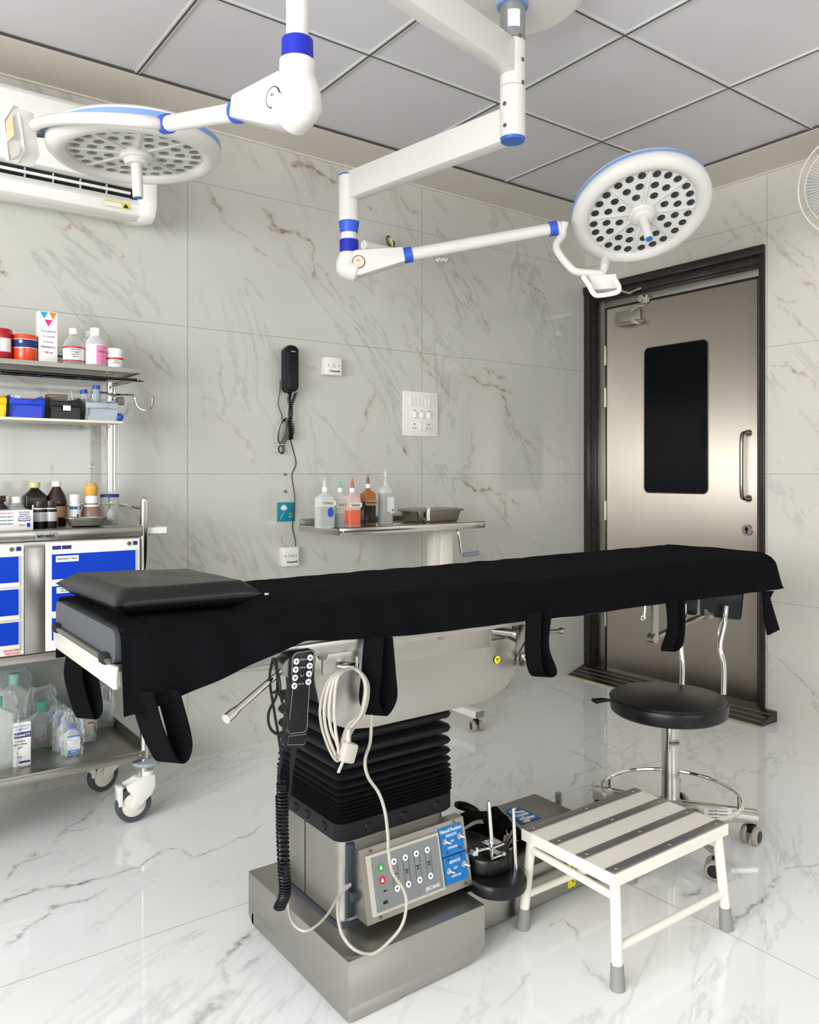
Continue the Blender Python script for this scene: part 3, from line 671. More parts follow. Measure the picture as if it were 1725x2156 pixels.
# yokes
A1e = A1 + d1 * .012
yk = [A1e - ZA * .005, PD(1186, 492, 2.9), PD(1172, 515, 2.88), PD(1178, 535, 2.86), PD(1200, 562, 2.84), PD(1215, 572, 2.83), PD(1240, 575, 2.82), PD(1268, 577, 2.82)]
part('yoke', MB().tube(spl(yk, 5), .0135, 16), M_lampw, sl)
part('yoke_pin', MB().tube([PD(1190, 466, 2.88), PD(1184, 495, 2.9)], [.015, .009], 16), M_lampw, sl)
hdle = part('control_box', MB().prism([(0, 0)] * 0 or [(-.055, -.02), (.055, -.02), (.055, .02), (-.055, .02)], 'z', -.0, .0), M_white, sl) if False else None
Rr, Ff = V((_c, -_s, 0)), V((_s, _c, 0))
def pxbox(name, m, pts_front, depth, parent, lab=None, bev=.003, d=2.82):
    P = [PD(x, y, d) for x, y in pts_front]; Q = [p + depth for p in P]; n = len(P)
    mb = MB().rings([P, Q], True)
    return part(name, mb, m, parent, lab)
cb_ = pxbox('control_box', M_lampw, [(1240, 580), (1297, 577), (1304, 606), (1250, 610)], Ff * .05 + ZA * -.0, sl, d=2.80)
part('box_socket', MB().cyl(PD(1273, 560, 2.84), PD(1269, 582, 2.82), .014, .011, 20), M_lampw, sl)
part('box_handle', MB().tube(spl([PD(1228, 582, 2.78), PD(1240, 600, 2.77), PD(1250, 618, 2.76), PD(1262, 622, 2.76), PD(1298, 616, 2.76), PD(1304, 606, 2.77), PD(1298, 592, 2.79)], 4), .0085, 10), M_white, cb_)
part('head_pivot', MB().cyl(PD(1275, 548, 2.88), PD(1272, 568, 2.84), .016, n=20), M_lampw, sl)
# left yoke: runs round the near rim to the control box on the left
yl = [A2 + d2 * .01, PD(325, 260, 2.05), PD(270, 253, 2.02), PD(200, 249, 2.04), PD(130, 250, 2.12), PD(92, 256, 2.2), PD(72, 266, 2.26), PD(82, 275, 2.33)]
part('yoke', MB().tube(spl(yl, 6), .0155, 16), M_lampw, sl)
part('head_pivot', MB().cyl(PD(66, 276, 2.3), PD(112, 282, 2.33), .015, n=20), M_dsteel, sl)
P4 = [PD(27, 224, 2.2), PD(8, 254, 2.2), PD(18, 340, 2.2), PD(38, 342, 2.22), PD(52, 318, 2.24), PD(38, 228, 2.22)]
cbl = part('control_box', MB().rings([P4, [p + Rr * .028 + Ff * .03 for p in P4]], True), M_lampw, sl)
part('box_handle', MB().tube([p - Ff * .004 for p in P4], .0045, 8, True), M_white, cbl)
part('handle_gap', MB().raw([PD(x, y, 2.197) for x, y in ((20, 318), (31, 296), (44, 300), (40, 326), (24, 334))], [(0, 1, 2, 3, 4)]), mat('gap_grey', 'a8a49c', .5), cbl)
qs = [PD(26, 238, 2.195), PD(12, 256, 2.195), PD(15, 300, 2.195), PD(30, 285, 2.195)]
part('button_panel', MB().raw([q - Ff * .001 for q in qs], [(0, 1, 2, 3)]), mat('panel_tan', 'c9b48a', .5, noise=.3, nscale=60), cbl, 'tan button panel')

# ------------------------------------------------------------------ SPLIT AIR CONDITIONER
ac = thing('air_conditioner', (.3, 3.17, 2.1), 'white wall-mounted split air conditioner with open louvre behind the left lamp head', 'air conditioner')
AX0, AX1 = -.02, .985
body = [(3.168, 2.46), (2.955, 2.46), (2.94, 2.44), (2.935, 2.27), (2.955, 2.215), (2.99, 2.205), (3.04, 2.18), (3.0, 2.15), (2.965, 2.165), (2.945, 2.14), (2.955, 2.105), (2.99, 2.095), (3.168, 2.13)]
part('housing', MB().prism(body, 'x', AX0, AX1, .003), M_white, ac)
part('end_panel', MB().prism([(3.168, 2.46), (2.95, 2.46), (2.933, 2.44), (2.928, 2.15), (2.945, 2.105), (2.985, 2.09), (3.168, 2.125)], 'x', AX1 - .03, AX1 + .03, .012), M_white, ac)
part('outlet', MB().box((AX0, 2.978, 2.168), (AX1 - .035, 3.03, 2.206)), M_ink, ac)
part('louvre', MB().box((AX0, 2.958, 2.178), (AX1 - .06, 2.966, 2.188), .002).box((AX0, 2.965, 2.162), (AX1 - .06, 2.972, 2.166), .001), M_white, ac)
vn = MB()
for k in range(10): vn.box((AX0 + .05 + .09 * k, 2.962, 2.166), (AX0 + .053 + .09 * k, 2.99, 2.2))
part('louvre_vanes', vn, mat('vane_grey', 'bdbdb8', .5), ac)
fl_ = MB().prism([(2.94, 2.262), (2.934, 2.262), (2.932, 2.35), (2.94, 2.35)], 'x', AX0, AX1 - .03)
wl = part('warning_label', MB(frame(PX(250, 433, .87) * 0 + V((.87, 2.9425, 2.127)), (1, 0, 0), (0, .25, 1))).box((-.045, -.011, 0), (.045, .011, .0008)), M_yellow, ac, 'yellow and white warning label')
part('label_face', MB(frame(V((.87, 2.9425, 2.127)), (1, 0, 0), (0, .25, 1))).box((-.044, -.0105, .0008), (.018, .006, .0012)), M_paper, wl)
part('warning_triangle', MB(frame(V((.87, 2.9425, 2.127)), (1, 0, 0), (0, .25, 1))).prism([(.022, -.008), (.042, -.008), (.032, .008)], 'z', .0008, .0014), M_ink, wl)
part('display_panel', MB().box((.55, 2.930, 2.30), (.66, 2.936, 2.33), .002), M_white, ac)

# ------------------------------------------------------------------ WALL FAN
fc = V((3.36, 1.555, 2.335)); fn = V((-1, -.05, -.25)).normalized()
fx, fy, _ = basis(fn)
wf = thing('wall_fan', (3.62, 1.555, 2.3), 'white wire-caged wall fan mounted high beside the door', 'fan')
gb = MB()
for k in range(72):
    a = 2 * math.pi * k / 72; e = fx * math.cos(a) + fy * math.sin(a)
    gb.tube([fc + e * .045 + fn * .05, fc + e * .13 + fn * .045, fc + e * .185 + fn * .02, fc + e * .205 - fn * .01, fc + e * .18 - fn * .06, fc + e * .06 - fn * .075], .0014, 5)
part('cage', gb, M_cream, wf)
part('cage_ring', MB().tube([fc + (fx * math.cos(a) + fy * math.sin(a)) * .205 - fn * .008 for a in [i * math.pi / 32 for i in range(64)]], .004, 8, True).tube([fc + (fx * math.cos(a) + fy * math.sin(a)) * .16 + fn * .034 for a in [i * math.pi / 32 for i in range(64)]], .0018, 6, True), M_cream, wf)
part('cage_cap', MB().cyl(fc + fn * .045, fc + fn * .056, .05, n=32), M_cream, wf)
bl = MB()
for k in range(3):
    a = 2 * math.pi * k / 3
    def bf(u, v, a=a):
        r_ = .03 + .14 * v; an = a + (u - .5) * (1.1 - .2 * v); return fc + (fx * math.cos(an) + fy * math.sin(an)) * r_ - fn * (.01 + .03 * (u - .5))
    bl.grid(bf, 8, 6)
part('blades', bl, mat('blade_grey', 'b8bcbc', .4), wf)
part('motor', MB().cyl(fc - fn * .02, fc - fn * .13, .06, .045, 24), M_cream, wf)
part('bracket', MB().tube([fc - fn * .1, V((3.56, 1.555, 2.3)), V((3.615, 1.555, 2.3))], .018, 12).box((3.60, 1.50, 2.2), (3.62, 1.61, 2.36), .005), M_cream, wf)

# ------------------------------------------------------------------ THINGS ON THE BACK WALL
Wy = 3.17
# phone
ph = thing('wall_phone', (1.683, Wy, 1.51), 'black wall-mounted telephone handset hanging above the teal card', 'telephone')
def capsule(x0, x1, z0, z1, r): return rrect(x0, z0, x1, z1, r, 6)
part('base_plate', MB().prism(capsule(PY(598, 780, 3.14).x, PY(622, 780, 3.14).x, 1.515, 1.716, .024), 'y', Wy, Wy - .035, .006), M_black, ph)
hs = part('handset', MB().prism(capsule(PY(601, 780, 3.10).x, PY(629, 780, 3.10).x, 1.516, 1.718, .0265), 'y', Wy - .045, Wy - .078, .01), M_black, ph)
part('cradle_switch', MB().box((1.661, Wy - .046, 1.61), (1.67, Wy - .034, 1.64), .002), M_rubg, ph)
text('beetel', hs, V((PY(618, 780, 3.09).x, Wy - .0785, 1.69)), XA, ZA, .008, M_winkw)
cd = MB()
pp = spl([(1.672, Wy - .03, 1.515), (1.668, Wy - .03, 1.48), (1.678, Wy - .03, 1.43), (1.67, Wy - .03, 1.38), (1.676, Wy - .03, 1.335), (1.672, Wy - .03, 1.31)], 40)
coil = []
for i, p in enumerate(pp):
    a = i * .9; coil.append(p + V((math.cos(a), math.sin(a), 0)) * .0075)
cd.tube(coil, .0022, 6)
pp2 = spl([(1.676, Wy - .035, 1.31), (1.682, Wy - .035, 1.36), (1.668, Wy - .035, 1.42), (1.682, Wy - .03, 1.47), (1.69, Wy - .05, 1.515)], 40)
cd.tube([p + V((math.cos(i * .9 + 2), math.sin(i * .9 + 2), 0)) * .0075 for i, p in enumerate(pp2)], .0022, 6)
part('coiled_cord', cd, M_black, ph)
lp = MB()
for k in range(4):
    c = V((1.638 + .002 * k, Wy - .02 - .003 * k, 1.345)); rx, rz = .016 + .003 * k, .048 + .004 * k
    lp.tube([c + V((math.cos(a) * rx + .012 * math.sin(a), 0, math.sin(a) * rz)) for a in [i * math.pi / 10 for i in range(20)]], .0017, 6, True)
for k in range(3):
    c = V((1.630 + .002 * k, Wy - .02 - .003 * k, 1.268)); rx, rz = .010 + .002 * k, .016 + .002 * k
    lp.tube([c + V((math.cos(a) * rx, 0, math.sin(a) * rz)) for a in [i * math.pi / 10 for i in range(20)]], .0017, 6, True)
lp.tube(spl([PY(590, 800, Wy - .02), PY(590, 820, Wy - .01), PY(586, 850, Wy - .01), PY(592, 870, Wy - .01), PY(596, 890, Wy - .01)], 6), .0017, 6)
part('line_bundle', lp, M_black, ph)
part('bundle_tie', MB().tube([V((1.633 + .008 * math.cos(a), Wy - .024 + .01 * math.sin(a), 1.288)) for a in [i * math.pi / 6 for i in range(12)]], .002, 6, True), M_paper, ph, 'white tie')
part('line_cord', MB().tube(spl([PY(608, 885, Wy - .006), PY(612, 920, Wy - .004), PY(614, 935, Wy - .004), PY(622, 965, Wy - .003), PY(623, 980, Wy - .003), PY(615, 998, Wy - .003), PY(617, 1020, Wy - .003), PY(621, 1050, Wy - .012), PY(619, 1085, Wy - .012), PY(616, 1110, Wy - .004), PY(622, 1140, Wy - .01), PY(621, 1160, Wy - .03), PY(614, 1171, Wy - .045)], 6), .0018, 6), M_black, ph)
def wallbox(px0, py0, px1, py1, name, lab, ports, cat='socket box'):
    a = PY(px0, py0, Wy - .035); b = PY(px1, py1, Wy - .035)
    t = thing(name, ((a.x + b.x) / 2, Wy, b.z), lab, cat)
    part('back_box', MB().box((a.x, Wy - .032, b.z), (b.x, Wy, a.z), .003), M_white, t)
    pl = part('face_plate', MB().box((a.x - .001, Wy - .042, b.z - .001), (b.x + .001, Wy - .032, a.z + .001), .003), M_white, t)
    cx_ = (a.x + b.x) / 2; cz = (a.z + b.z) / 2 + .003; w_ = b.x - a.x
    text('Honeywell', pl, V((cx_ + .006, Wy - .0424, b.z + .017)), XA, ZA, .012, M_ink, bold=.0003)
    for i in range(ports):
        xo = cx_ + (i - (ports - 1) / 2) * .022
        part('port', MB().box((xo - .007, Wy - .0435, cz - .009), (xo + .007, Wy - .042, cz + .009), .0005), mat('port_grey', 'd5d5d0', .4), pl)
    for sx_ in (-1, 1):
        part('screw', MB().cyl((cx_ + sx_ * w_ * .33, Wy - .042, cz), (cx_ + sx_ * w_ * .33, Wy - .0432, cz), .003, n=10), M_dsteel, pl)
    return t
wallbox(684, 752, 718, 791, 'network_box', 'square white network box fixed beside the telephone handset', 1)
wallbox(594, 1153, 628, 1190, 'phone_socket', 'square white double socket box below the teal card with black cord plugged in', 2)
# switch board
sa = PY(849, 822, Wy - .01); sb_ = PY(923, 920, Wy - .01)
sw = thing('switch_board', ((sa.x + sb_.x) / 2, Wy, sb_.z), 'large white switch board with three rows of switches and sockets', 'switch board')
part('surround_plate', MB().box((sa.x, Wy - .01, sb_.z), (sb_.x, Wy, sa.z), .003), M_white, sw)
W_ = sb_.x - sa.x; H_ = sa.z - sb_.z
def sb(u, v): return V((sa.x + W_ * u, Wy - .01, sb_.z + H_ * v))
for k in range(6):
    p = sb(.225 + .1 * k, .77); part('switch', MB().box((p.x - .0105, Wy - .015, p.z - .02), (p.x + .0105, Wy - .009, p.z + .02), .0015), M_white, sw)
rw = sb(.52, .49); part('knob_row_plate', MB().box((sa.x + W_ * .21, Wy - .012, rw.z - .022), (sa.x + W_ * .83, Wy - .009, rw.z + .022), .001), M_white, sw)
for k in range(3):
    p = sb(.32 + .2 * k, .49)
    kn = part('rocker_knob', MB().prism([(p.x - .008, p.z - .018), (p.x + .008, p.z - .018), (p.x + .005, p.z + .012), (p.x - .005, p.z + .012)], 'y', Wy - .022, Wy - .011, .001), M_white, sw)
    part('indicator', MB().cyl((p.x, Wy - .0125, p.z + .017), (p.x, Wy - .011, p.z + .017), .003, n=10), M_ink, kn)
p = sb(.52, .22); part('socket_row_plate', MB().box((sa.x + W_ * .21, Wy - .012, p.z - .022), (sa.x + W_ * .83, Wy - .009, p.z + .022), .001), M_white, sw)
for k in range(2):
    q = sb(.49 + .1 * k, .22); part('switch', MB().box((q.x - .0105, Wy - .0155, q.z - .02), (q.x + .0105, Wy - .011, q.z + .02), .0015), M_white, sw)
for (u, big) in ((.31, 1), (.72, .7)):
    q = sb(u, .22); hm = MB()
    for dx, dz, r_ in ((0, .011, .0035), (-.008, -.009, .0028), (.008, -.009, .0028)): hm.cyl((q.x + dx, Wy - .0125, q.z + dz), (q.x + dx, Wy - .0115, q.z + dz), r_ * (.6 + .5 * big), n=12)
    part('socket_holes', hm, M_ink, sw)
# teal card
ta = PY(584, 1058, Wy - .004); tb = PY(620, 1097, Wy - .004)
tc_ = thing('wall_card', ((ta.x + tb.x) / 2, Wy, tb.z), 'square teal card with white lotus flower hanging under the telephone', 'card')
part('card', MB().box((ta.x, Wy - .006, tb.z), (tb.x, Wy - .001, ta.z), .002), M_teal, tc_)
fm = MB(); fo = V((ta.x + .031, 0, ta.z - .034))
for k in range(7):
    an = math.radians(30 + 20 * k) ; L_ = .026 - .004 * abs(k - 3) * .5; e = V((math.cos(an), 0, math.sin(an))); q = V((-e.z, 0, e.x))
    pts = [fo, fo + e * L_ * .5 + q * .005, fo + e * L_, fo + e * L_ * .5 - q * .005]
    fm.prism([(p_.x, p_.z) for p_ in pts], 'y', Wy - .0070 - .0003 * k, Wy - .006)
fm.tube(spl([V((fo.x, Wy - .0065, fo.z)), V((fo.x - .004, Wy - .0065, fo.z - .018)), V((fo.x - .013, Wy - .0065, fo.z - .028)), V((fo.x - .016, Wy - .0065, fo.z - .04))], 5), .0009, 5)
part('lotus_print', fm, M_winkw, tc_)
text('Silk', tc_, V((tb.x - .02, Wy - .0064, tb.z + .032)), XA, ZA, .011, mat('lime_ink', 'c8d838', .5, noise=0))
text('Mattress', tc_, V((tb.x - .02, Wy - .0064, tb.z + .02)), XA, ZA, .006, M_winkw)
for (x_, y_, nm) in ((601, 999, 'upper'), (601, 1035, 'lower')):
    p = PY(x_, y_, Wy - .005)
    solo('wall_plug', MB().sphere(p, .007, (1, .8, .8), 8).cyl(p, p + V((0, .006, 0)), .004, n=8), M_dsteel, f'small dark screw plug on the back wall, {nm} of two above the teal card', 'wall plug', 'screw plugs above the teal card')
# wire bundle + conduit
wc = thing('wall_conduit', tuple(PY(800, 520, Wy)), 'white taped conduit with loose coloured wires sticking out of the back wall', 'conduit')
part('conduit', MB().tube([PY(766, 515, Wy - .05), PY(800, 522, Wy - .03), PY(838, 528, Wy - .01)], [.021, .018, .014], 14), M_paper, wc)
for k, (c_, dx) in enumerate((('1a1a18', 0), ('2c6a3a', 3), ('d8c030', 7), ('e8e4d8', 10))):
    part('wire', MB().tube(spl([PY(828, 524, Wy - .01), PY(816 + dx, 512, Wy - .05), PY(814 + dx, 500, Wy - .06), PY(820 + dx, 498 + dx * .8, Wy - .06), PY(830 + dx * .4, 510, Wy - .05), PY(829, 524, Wy - .02)], 6), .0028, 6), mat('wire_' + c_, c_, .5, noise=0), wc)
cc_ = MB()
for k in range(9): cc_.sphere(PY(920 + 2.6 * k, 547 + 2 * math.sin(k * 2), Wy - .012), .008, (1, 1, 1), 6)
solo('wall_filler', cc_, M_paper, 'small crumbly white filler lump on the back wall under the lamp arm', 'wall filler')

# ------------------------------------------------------------------ generic containers
def rbottle(x, y, z0, w_, d, h, neck, cap, label, cat, body_m, cap_m, group=None, name='bottle', lab=None, liquid=None, labels=(), capname='cap', capr=None, rot=0.0, square=.3):
    """square-shouldered bottle: w_ x d body, body height h, neck(radius,height), cap height"""
    t = thing(name, (x, y, z0), label, cat, group)
    M = Matrix.Translation(V((x, y, z0))) @ Matrix.Rotation(rot, 4, 'Z')
    rr = min(w_, d) * square
    def sec(sc, z, circ=0.0):
        pr = rrect(-w_ / 2, -d / 2, w_ / 2, d / 2, rr, 4); out = []
        for px, py in pr:
            a = math.atan2(py, px); cx_, cy_ = neck[0] * math.cos(a), neck[0] * math.sin(a)
            out.append(V((px * sc * (1 - circ) + cx_ * circ, py * sc * (1 - circ) + cy_ * circ, z)))
        return out
    sh_ = min(w_, d) * .55
    hb = h - sh_
    rs = [sec(.93, 0), sec(1, .004), sec(1, hb), sec(.97, hb + sh_ * .3), sec(.88, hb + sh_ * .6, .35), sec(.8, hb + sh_ * .9, .8), sec(.8, h, 1), sec(.8, h + neck[1], 1)]
    part('bottle_body', MB(M).rings(rs), body_m, t)
    if liquid:
        lf_, lm = liquid
        k = 1.006; rs = [[V((p_.x * k, p_.y * k, p_.z)) for p_ in sec(.93, .002)], [V((p_.x * k, p_.y * k, p_.z)) for p_ in sec(1, .006)], [V((p_.x * k, p_.y * k, p_.z)) for p_ in sec(1, hb * lf_)]]
        part('liquid', MB(M).rings(rs), lm, t)
    if cap: part(capname, MB(M).lathe([((capr or neck[0] * 1.25), h + neck[1] * .35), ((capr or neck[0] * 1.25), h + neck[1] * .35 + cap), (0, h + neck[1] * .35 + cap + .0005)], n=20), cap_m, t)
    for li, (u0, v0, u1, v1, lm) in enumerate(labels):
        part('label_sticker', MB(M).box((w_ * (u0 - .5), -d / 2 - .0012 - .0004 * li, hb * v0), (w_ * (u1 - .5), -d / 2 - .0002, hb * v1)), lm, t)
    return t
def cbottle(x, y, z0, prof, label, cat, m, name='bottle', group=None, bands=(), cap=None, sx=1):
    t = thing(name, (x, y, z0), label, cat, group)
    part('bottle_body', MB().lathe(prof, (x, y, z0), 28), m, t)
    if cap: part('cap', MB().lathe(cap[0], (x, y, z0), 24), cap[1], t)
    for (r, a, b, bm_) in bands: part('label_sticker', MB().lathe([(r * .99, a), (r, a), (r, b), (r * .99, b)], (x, y, z0), 28, ring=True), bm_, t)
    return t
def facetxt(s, t, x, y, z, size, m, maxw=None): return text(s, t, V((x, y, z)), XA, ZA, size, m, maxw=maxw)

# ------------------------------------------------------------------ MEDICINE TROLLEY
CX0, CX1, CY0, CY1 = .19, .89, 2.70, 3.12
tr = thing('medicine_trolley', ((CX0 + CX1) / 2, 2.9, 0), 'stainless steel medicine trolley with blue drawers against the back wall', 'trolley')
for (x, y) in ((CX1, CY0 + .005), (CX0 - .0, CY0 + .005)):
    part('front_column', MB().cyl((x, y, .12), (x, y, 1.07), .0135, n=20).sphere((x, y, 1.07), .0135), M_chrome, tr)
for (x, y) in ((CX1 - .01, 3.06), (CX0 + .01, 3.06)):
    part('rear_column', MB().cyl((x, y, .12), (x, y, 1.51), .0135, n=20).cyl((x + .018, y + .012, .99), (x + .018, y + .012, 1.5), .008, n=14), M_chrome, tr)
part('deck', MB().box((CX0 - .01, CY0 - .012, .952), (CX1 - .012, CY1, .985), .004), M_steel, tr)
sp_ = part('name_plate', MB(frame(V((.58, CY0 - .013, .966)), XA, ZA)).box((-.032, -.012, 0), (.032, .012, .0015), .0006), M_alum, tr)
text('MEDiMEK', sp_, V((.578, CY0 - .0155, .966)), XA, ZA, .0125, M_ink, bold=.0004)
part('under_deck_frame', MB().box((CX0, CY0, .93), (CX1 - .014, CY0 + .02, .95), .002).box((CX0, CY0, .575), (CX1 - .01, CY0 + .03, .60), .003), M_steel2, tr)
part('carcass', MB().box((CX0 + .015, CY0 + .012, .60), (CX1 - .02, CY1 - .02, .935)), M_steel2, tr)
part('centre_panel', MB().box((.519, CY0 - .002, .603), (.576, CY0 + .02, .932), .001), M_steel, tr)
def cabinet(x0, x1, rows, name):
    fr_ = part(name, MB().box((x0, CY0 - .004, .605), (x1, CY0 + .012, .945), .002), M_white, tr)
    z = .915
    for i, hh in enumerate(rows):
        dr_ = part('drawer', MB().box((x0 + .013, CY0 - .012, z - hh), (x1 - .013, CY0 - .003, z - .004), .002), M_white, tr)
        part('drawer_front', MB().box((x0 + .016, CY0 - .0135, z - hh + .014), (x1 - .017, CY0 - .012, z - .007)), M_dblue, dr_, 'bright blue drawer front')
        z -= hh
    lk_ = part('cabinet_lock', MB().cyl((x1 - .035, CY0 - .004, .930), (x1 - .035, CY0 - .008, .930), .0065, n=16), M_dsteel, tr)
    part('cabinet_badge', MB().box((x1 - .022, CY0 - .0055, .924), (x1 - .008, CY0 - .004, .937)), M_navy, tr)
    return fr_
cf = cabinet(.579, .872, (.1, .1, .09), 'cabinet_frame')
cabinet(.225, .517, (.1, .1, .09), 'cabinet_frame')
part('brand_badge', MB().box((.598, CY0 - .0055, .922), (.624, CY0 - .004, .934)).box((.627, CY0 - .0055, .922), (.655, CY0 - .004, .934)), M_navy, tr)
s1 = part('drawer_label', MB().box((.607, CY0 - .0145, .883), (.675, CY0 - .0135, .902)), M_paper, tr)
text('EMERGENCY DRUG', s1, V((.641, CY0 - .0148, .8925)), XA, ZA, .009, M_ink, maxw=.06)
s2 = part('drawer_label', MB().box((.609, CY0 - .0145, .785), (.675, CY0 - .0135, .804)), M_paper, tr)
text('INJ. RANTAC\nMAGNESIUM', s2, V((.641, CY0 - .0148, .7945)), XA, ZA, .0075, M_ink, maxw=.055)
text('DO NOT SPRAY\nINSECTICIDES', cf, V((.485, CY0 - .0045, .6155)), XA, ZA, .009, M_red, maxw=.05)
lsh = part('lower_shelf', MB().box((CX0, CY0 - .01, .205), (CX1, CY1, .235), .003), M_steel, tr)
part('shelf_lip', MB().box((CX0, CY1 - .004, .235), (CX1, CY1, .262)).box((CX1 - .004, CY0 + .01, .235), (CX1, CY1, .262)).box((CX0, CY0 + .01, .235), (CX0 + .004, CY1, .262)), M_steel, tr)
part('back_sheet', MB().box((CX0 + .01, CY1 - .003, .235), (CX1 - .012, CY1 + .003, .60)), mat('grey_sheet', 'a4a6a2', .25, noise=.03, coat=.3), tr)
for x, s in ((CX1, 1), (CX0, -1)): part('corner_screw', MB().sphere((x - s * .018, CY0 - .011, .222), .003, (1, .5, 1), 8), M_chrome, tr)
part('guard_rail', MB().tube(spl([(CX1, CY0 + .01, 1.045), (CX1 - .02, 2.8, 1.05), (CX1 - .015, 3.05, 1.05)], 4), .006, 10).tube([(CX0 + .02, 3.05, 1.05), (CX1 - .02, 3.05, 1.05)], .006, 10), M_chrome, tr)
part('side_bracket', MB().box((CX1 + .012, CY0 + .02, .953), (CX1 + .085, CY0 + .14, .957), .001).box((CX1 + .012, CY0 + .02, .953), (CX1 + .085, CY0 + .023, .978), .001).box((CX1 + .082, CY0 + .02, .953), (CX1 + .085, CY0 + .14, .978), .001), M_white, tr, 'white side bracket')
# upper shelves
ts = part('top_shelf', MB().box((CX0 - .03, 2.87, 1.522), (CX1 + .045, 3.13, 1.532), .002).box((CX0 - .03, 2.867, 1.518), (CX1 + .045, 2.871, 1.534)).box((CX1 + .042, 2.87, 1.518), (CX1 + .045, 3.13, 1.534)), M_dsteel, tr)
part('shelf_rails', MB().tube(spl([(CX0, 2.90, 1.495), (CX1 + .0, 2.90, 1.495), (CX1 + .025, 2.915, 1.495), (CX1 - .0, 3.06, 1.49)], 6), .007, 10).tube([(CX0, 2.93, 1.493), (CX1 - .005, 2.93, 1.493)], .006, 10)
     .tube([(CX0, 3.1, 1.59), (CX1 - .02, 3.1, 1.59)], .007, 10), M_chrome, tr)
part('middle_shelf', MB().box((CX0, 2.875, 1.337), (CX1 - .018, 3.05, 1.346), .002), M_cream, tr, 'white enamel shelf')
for sgn in (-1, 1):
    bx = CX1 - .01
    if sgn == 1: pts = [(bx, 3.03, 1.452), (bx + .05, 3.03, 1.455), (bx + .075, 3.02, 1.452), (bx + .08, 3.02, 1.43), (bx + .092, 3.02, 1.408), (bx + .115, 3.02, 1.4), (bx + .14, 3.02, 1.41), (bx + .147, 3.02, 1.455)]
    else: pts = [(bx, 3.03, 1.455), (bx - .06, 3.02, 1.457), (bx - .075, 3.02, 1.45), (bx - .078, 3.02, 1.43), (bx - .09, 3.02, 1.408), (bx - .115, 3.02, 1.4), (bx - .14, 3.02, 1.41), (bx - .147, 3.02, 1.455)]
    part('drip_hook', MB().tube(spl(pts, 6), .0042, 10), M_chrome, tr)
part('hook_knob', MB().cyl((bx + .016, 3.03, 1.43), (bx + .04, 3.03, 1.43), .015, n=8), M_rubg, tr)
# castors
def castor(x, y, parent, R=.058, ang=.0):
    """white swivel castor"""
    M = Matrix.Translation(V((x, y, 0))) @ Matrix.Rotation(ang, 4, 'Z')
    c = thing_child('castor', parent, V((x, y, 0)))
    wx = -.045
    hsng = MB(M).prism([(-.025, .148), (.02, .148), (.022, .11), (.01, .085), (wx + .012, .05), (wx - .0, .044), (wx - .012, .056), (wx - .005, .09), (wx - .025, .112), (wx - .03, .128)], 'y', -.026, -.017, .002)
    hsng.prism([(-.025, .148), (.02, .148), (.022, .11), (.01, .085), (wx + .012, .05), (wx - .0, .044), (wx - .012, .056), (wx - .005, .09), (wx - .025, .112), (wx - .03, .128)], 'y', .017, .026, .002)
    hsng.box((-.04, -.024, .118), (.02, .024, .148), .004).cyl((0, 0, .148), (0, 0, .163), .024, n=20)
    part('castor_fork', hsng, M_white, c)
    part('castor_tyre', MB(M).lathe([(.042, -.014), (R - .004, -.014), (R, -.009), (R, .009), (R - .004, .014), (.042, .014)], (wx, 0, R), 40, (0, 1, 0), ring=True), M_tyre, c)
    part('castor_hub', MB(M).lathe([(0, -.013), (.038, -.012), (.041, -.01), (.041, .01), (.038, .012), (0, .013)], (wx, 0, R), 40, (0, 1, 0)).cyl((wx, -.028, R), (wx, .028, R), .009, n=16), M_cream, c)
    pdl = MB(M)
    for k in range(5): pdl.box((wx - .052 - .001 * k, -.018, .062 + .013 * k), (wx - .038, .018, .077 + .013 * k), .003)
    part('brake_pedal', pdl, M_white, c)
    part('bumper_disc', MB(M).lathe([(.013, .180), (.04, .180), (.048, .187), (.047, .195), (.013, .20)], n=32), mat('bumper_grey', '9aa3aa', .4), c)
    part('castor_stem', MB(M).cyl((0, 0, .16), (0, 0, .21), .011, n=14), M_steel2, c)
    return c
def thing_child(name, parent, loc):
    # an intermediate part: small mount plate mesh so that it is a real part
    return link(name, MB().cyl(V(loc) + V((0, 0, .163)), V(loc) + V((0, 0, .17)), .018, n=16).bm, M_steel2, parent)
castor(CX1 + .01, CY0 + .01, tr); castor(CX1 - .0, 3.05, tr, ang=.3); castor(CX0, CY0 + .01, tr); castor(CX0, 3.05, tr)

# --- top shelf things
zt = 1.534
def atx(px, Y): return PY(px, 998, Y).x
def can(pxc, Y, r, h, m_body, label, lid_m, bands, nm='tin'):
    x = atx(pxc, Y); t = thing(nm, (x, Y, zt), label, 'tin')
    part('tin_body', MB().lathe([(r * .97, 0), (r, .003), (r, h * .88), (r * .98, h * .89)], (x, Y, zt), 36), m_body, t)
    part('lid', MB().lathe([(r * 1.03, h * .86), (r * 1.04, h * .875), (r * .98, h * .9), (r * .97, h * .985), (r * .93, h), (0, h)], (x, Y, zt), 36), lid_m, t)
    for (a, b, bm_) in bands: part('printed_band', MB().lathe([(r * 1.001, a), (r * 1.006, a), (r * 1.006, b), (r * 1.001, b)], (x, Y, zt), 36), bm_, t)
    return t, x
M_tinred = mat('tin_red', 'b01220', .25, noise=.03, coat=.3); M_tinor = mat('tin_orange', 'e0481c', .25, noise=.03, coat=.3)
t, x = can(-2, 2.95, .041, .105, M_tinred, 'red tin with white picture label at the left end of the top shelf', M_tinred, [])
part('label_sticker', MB().grid(lambda u, v: V((x, 2.95, zt + .028 + .045 * v)) + V((math.cos(a := math.radians(-95 + 52 * u)), math.sin(a), 0)) * .0416, 8, 2), M_paper, t)
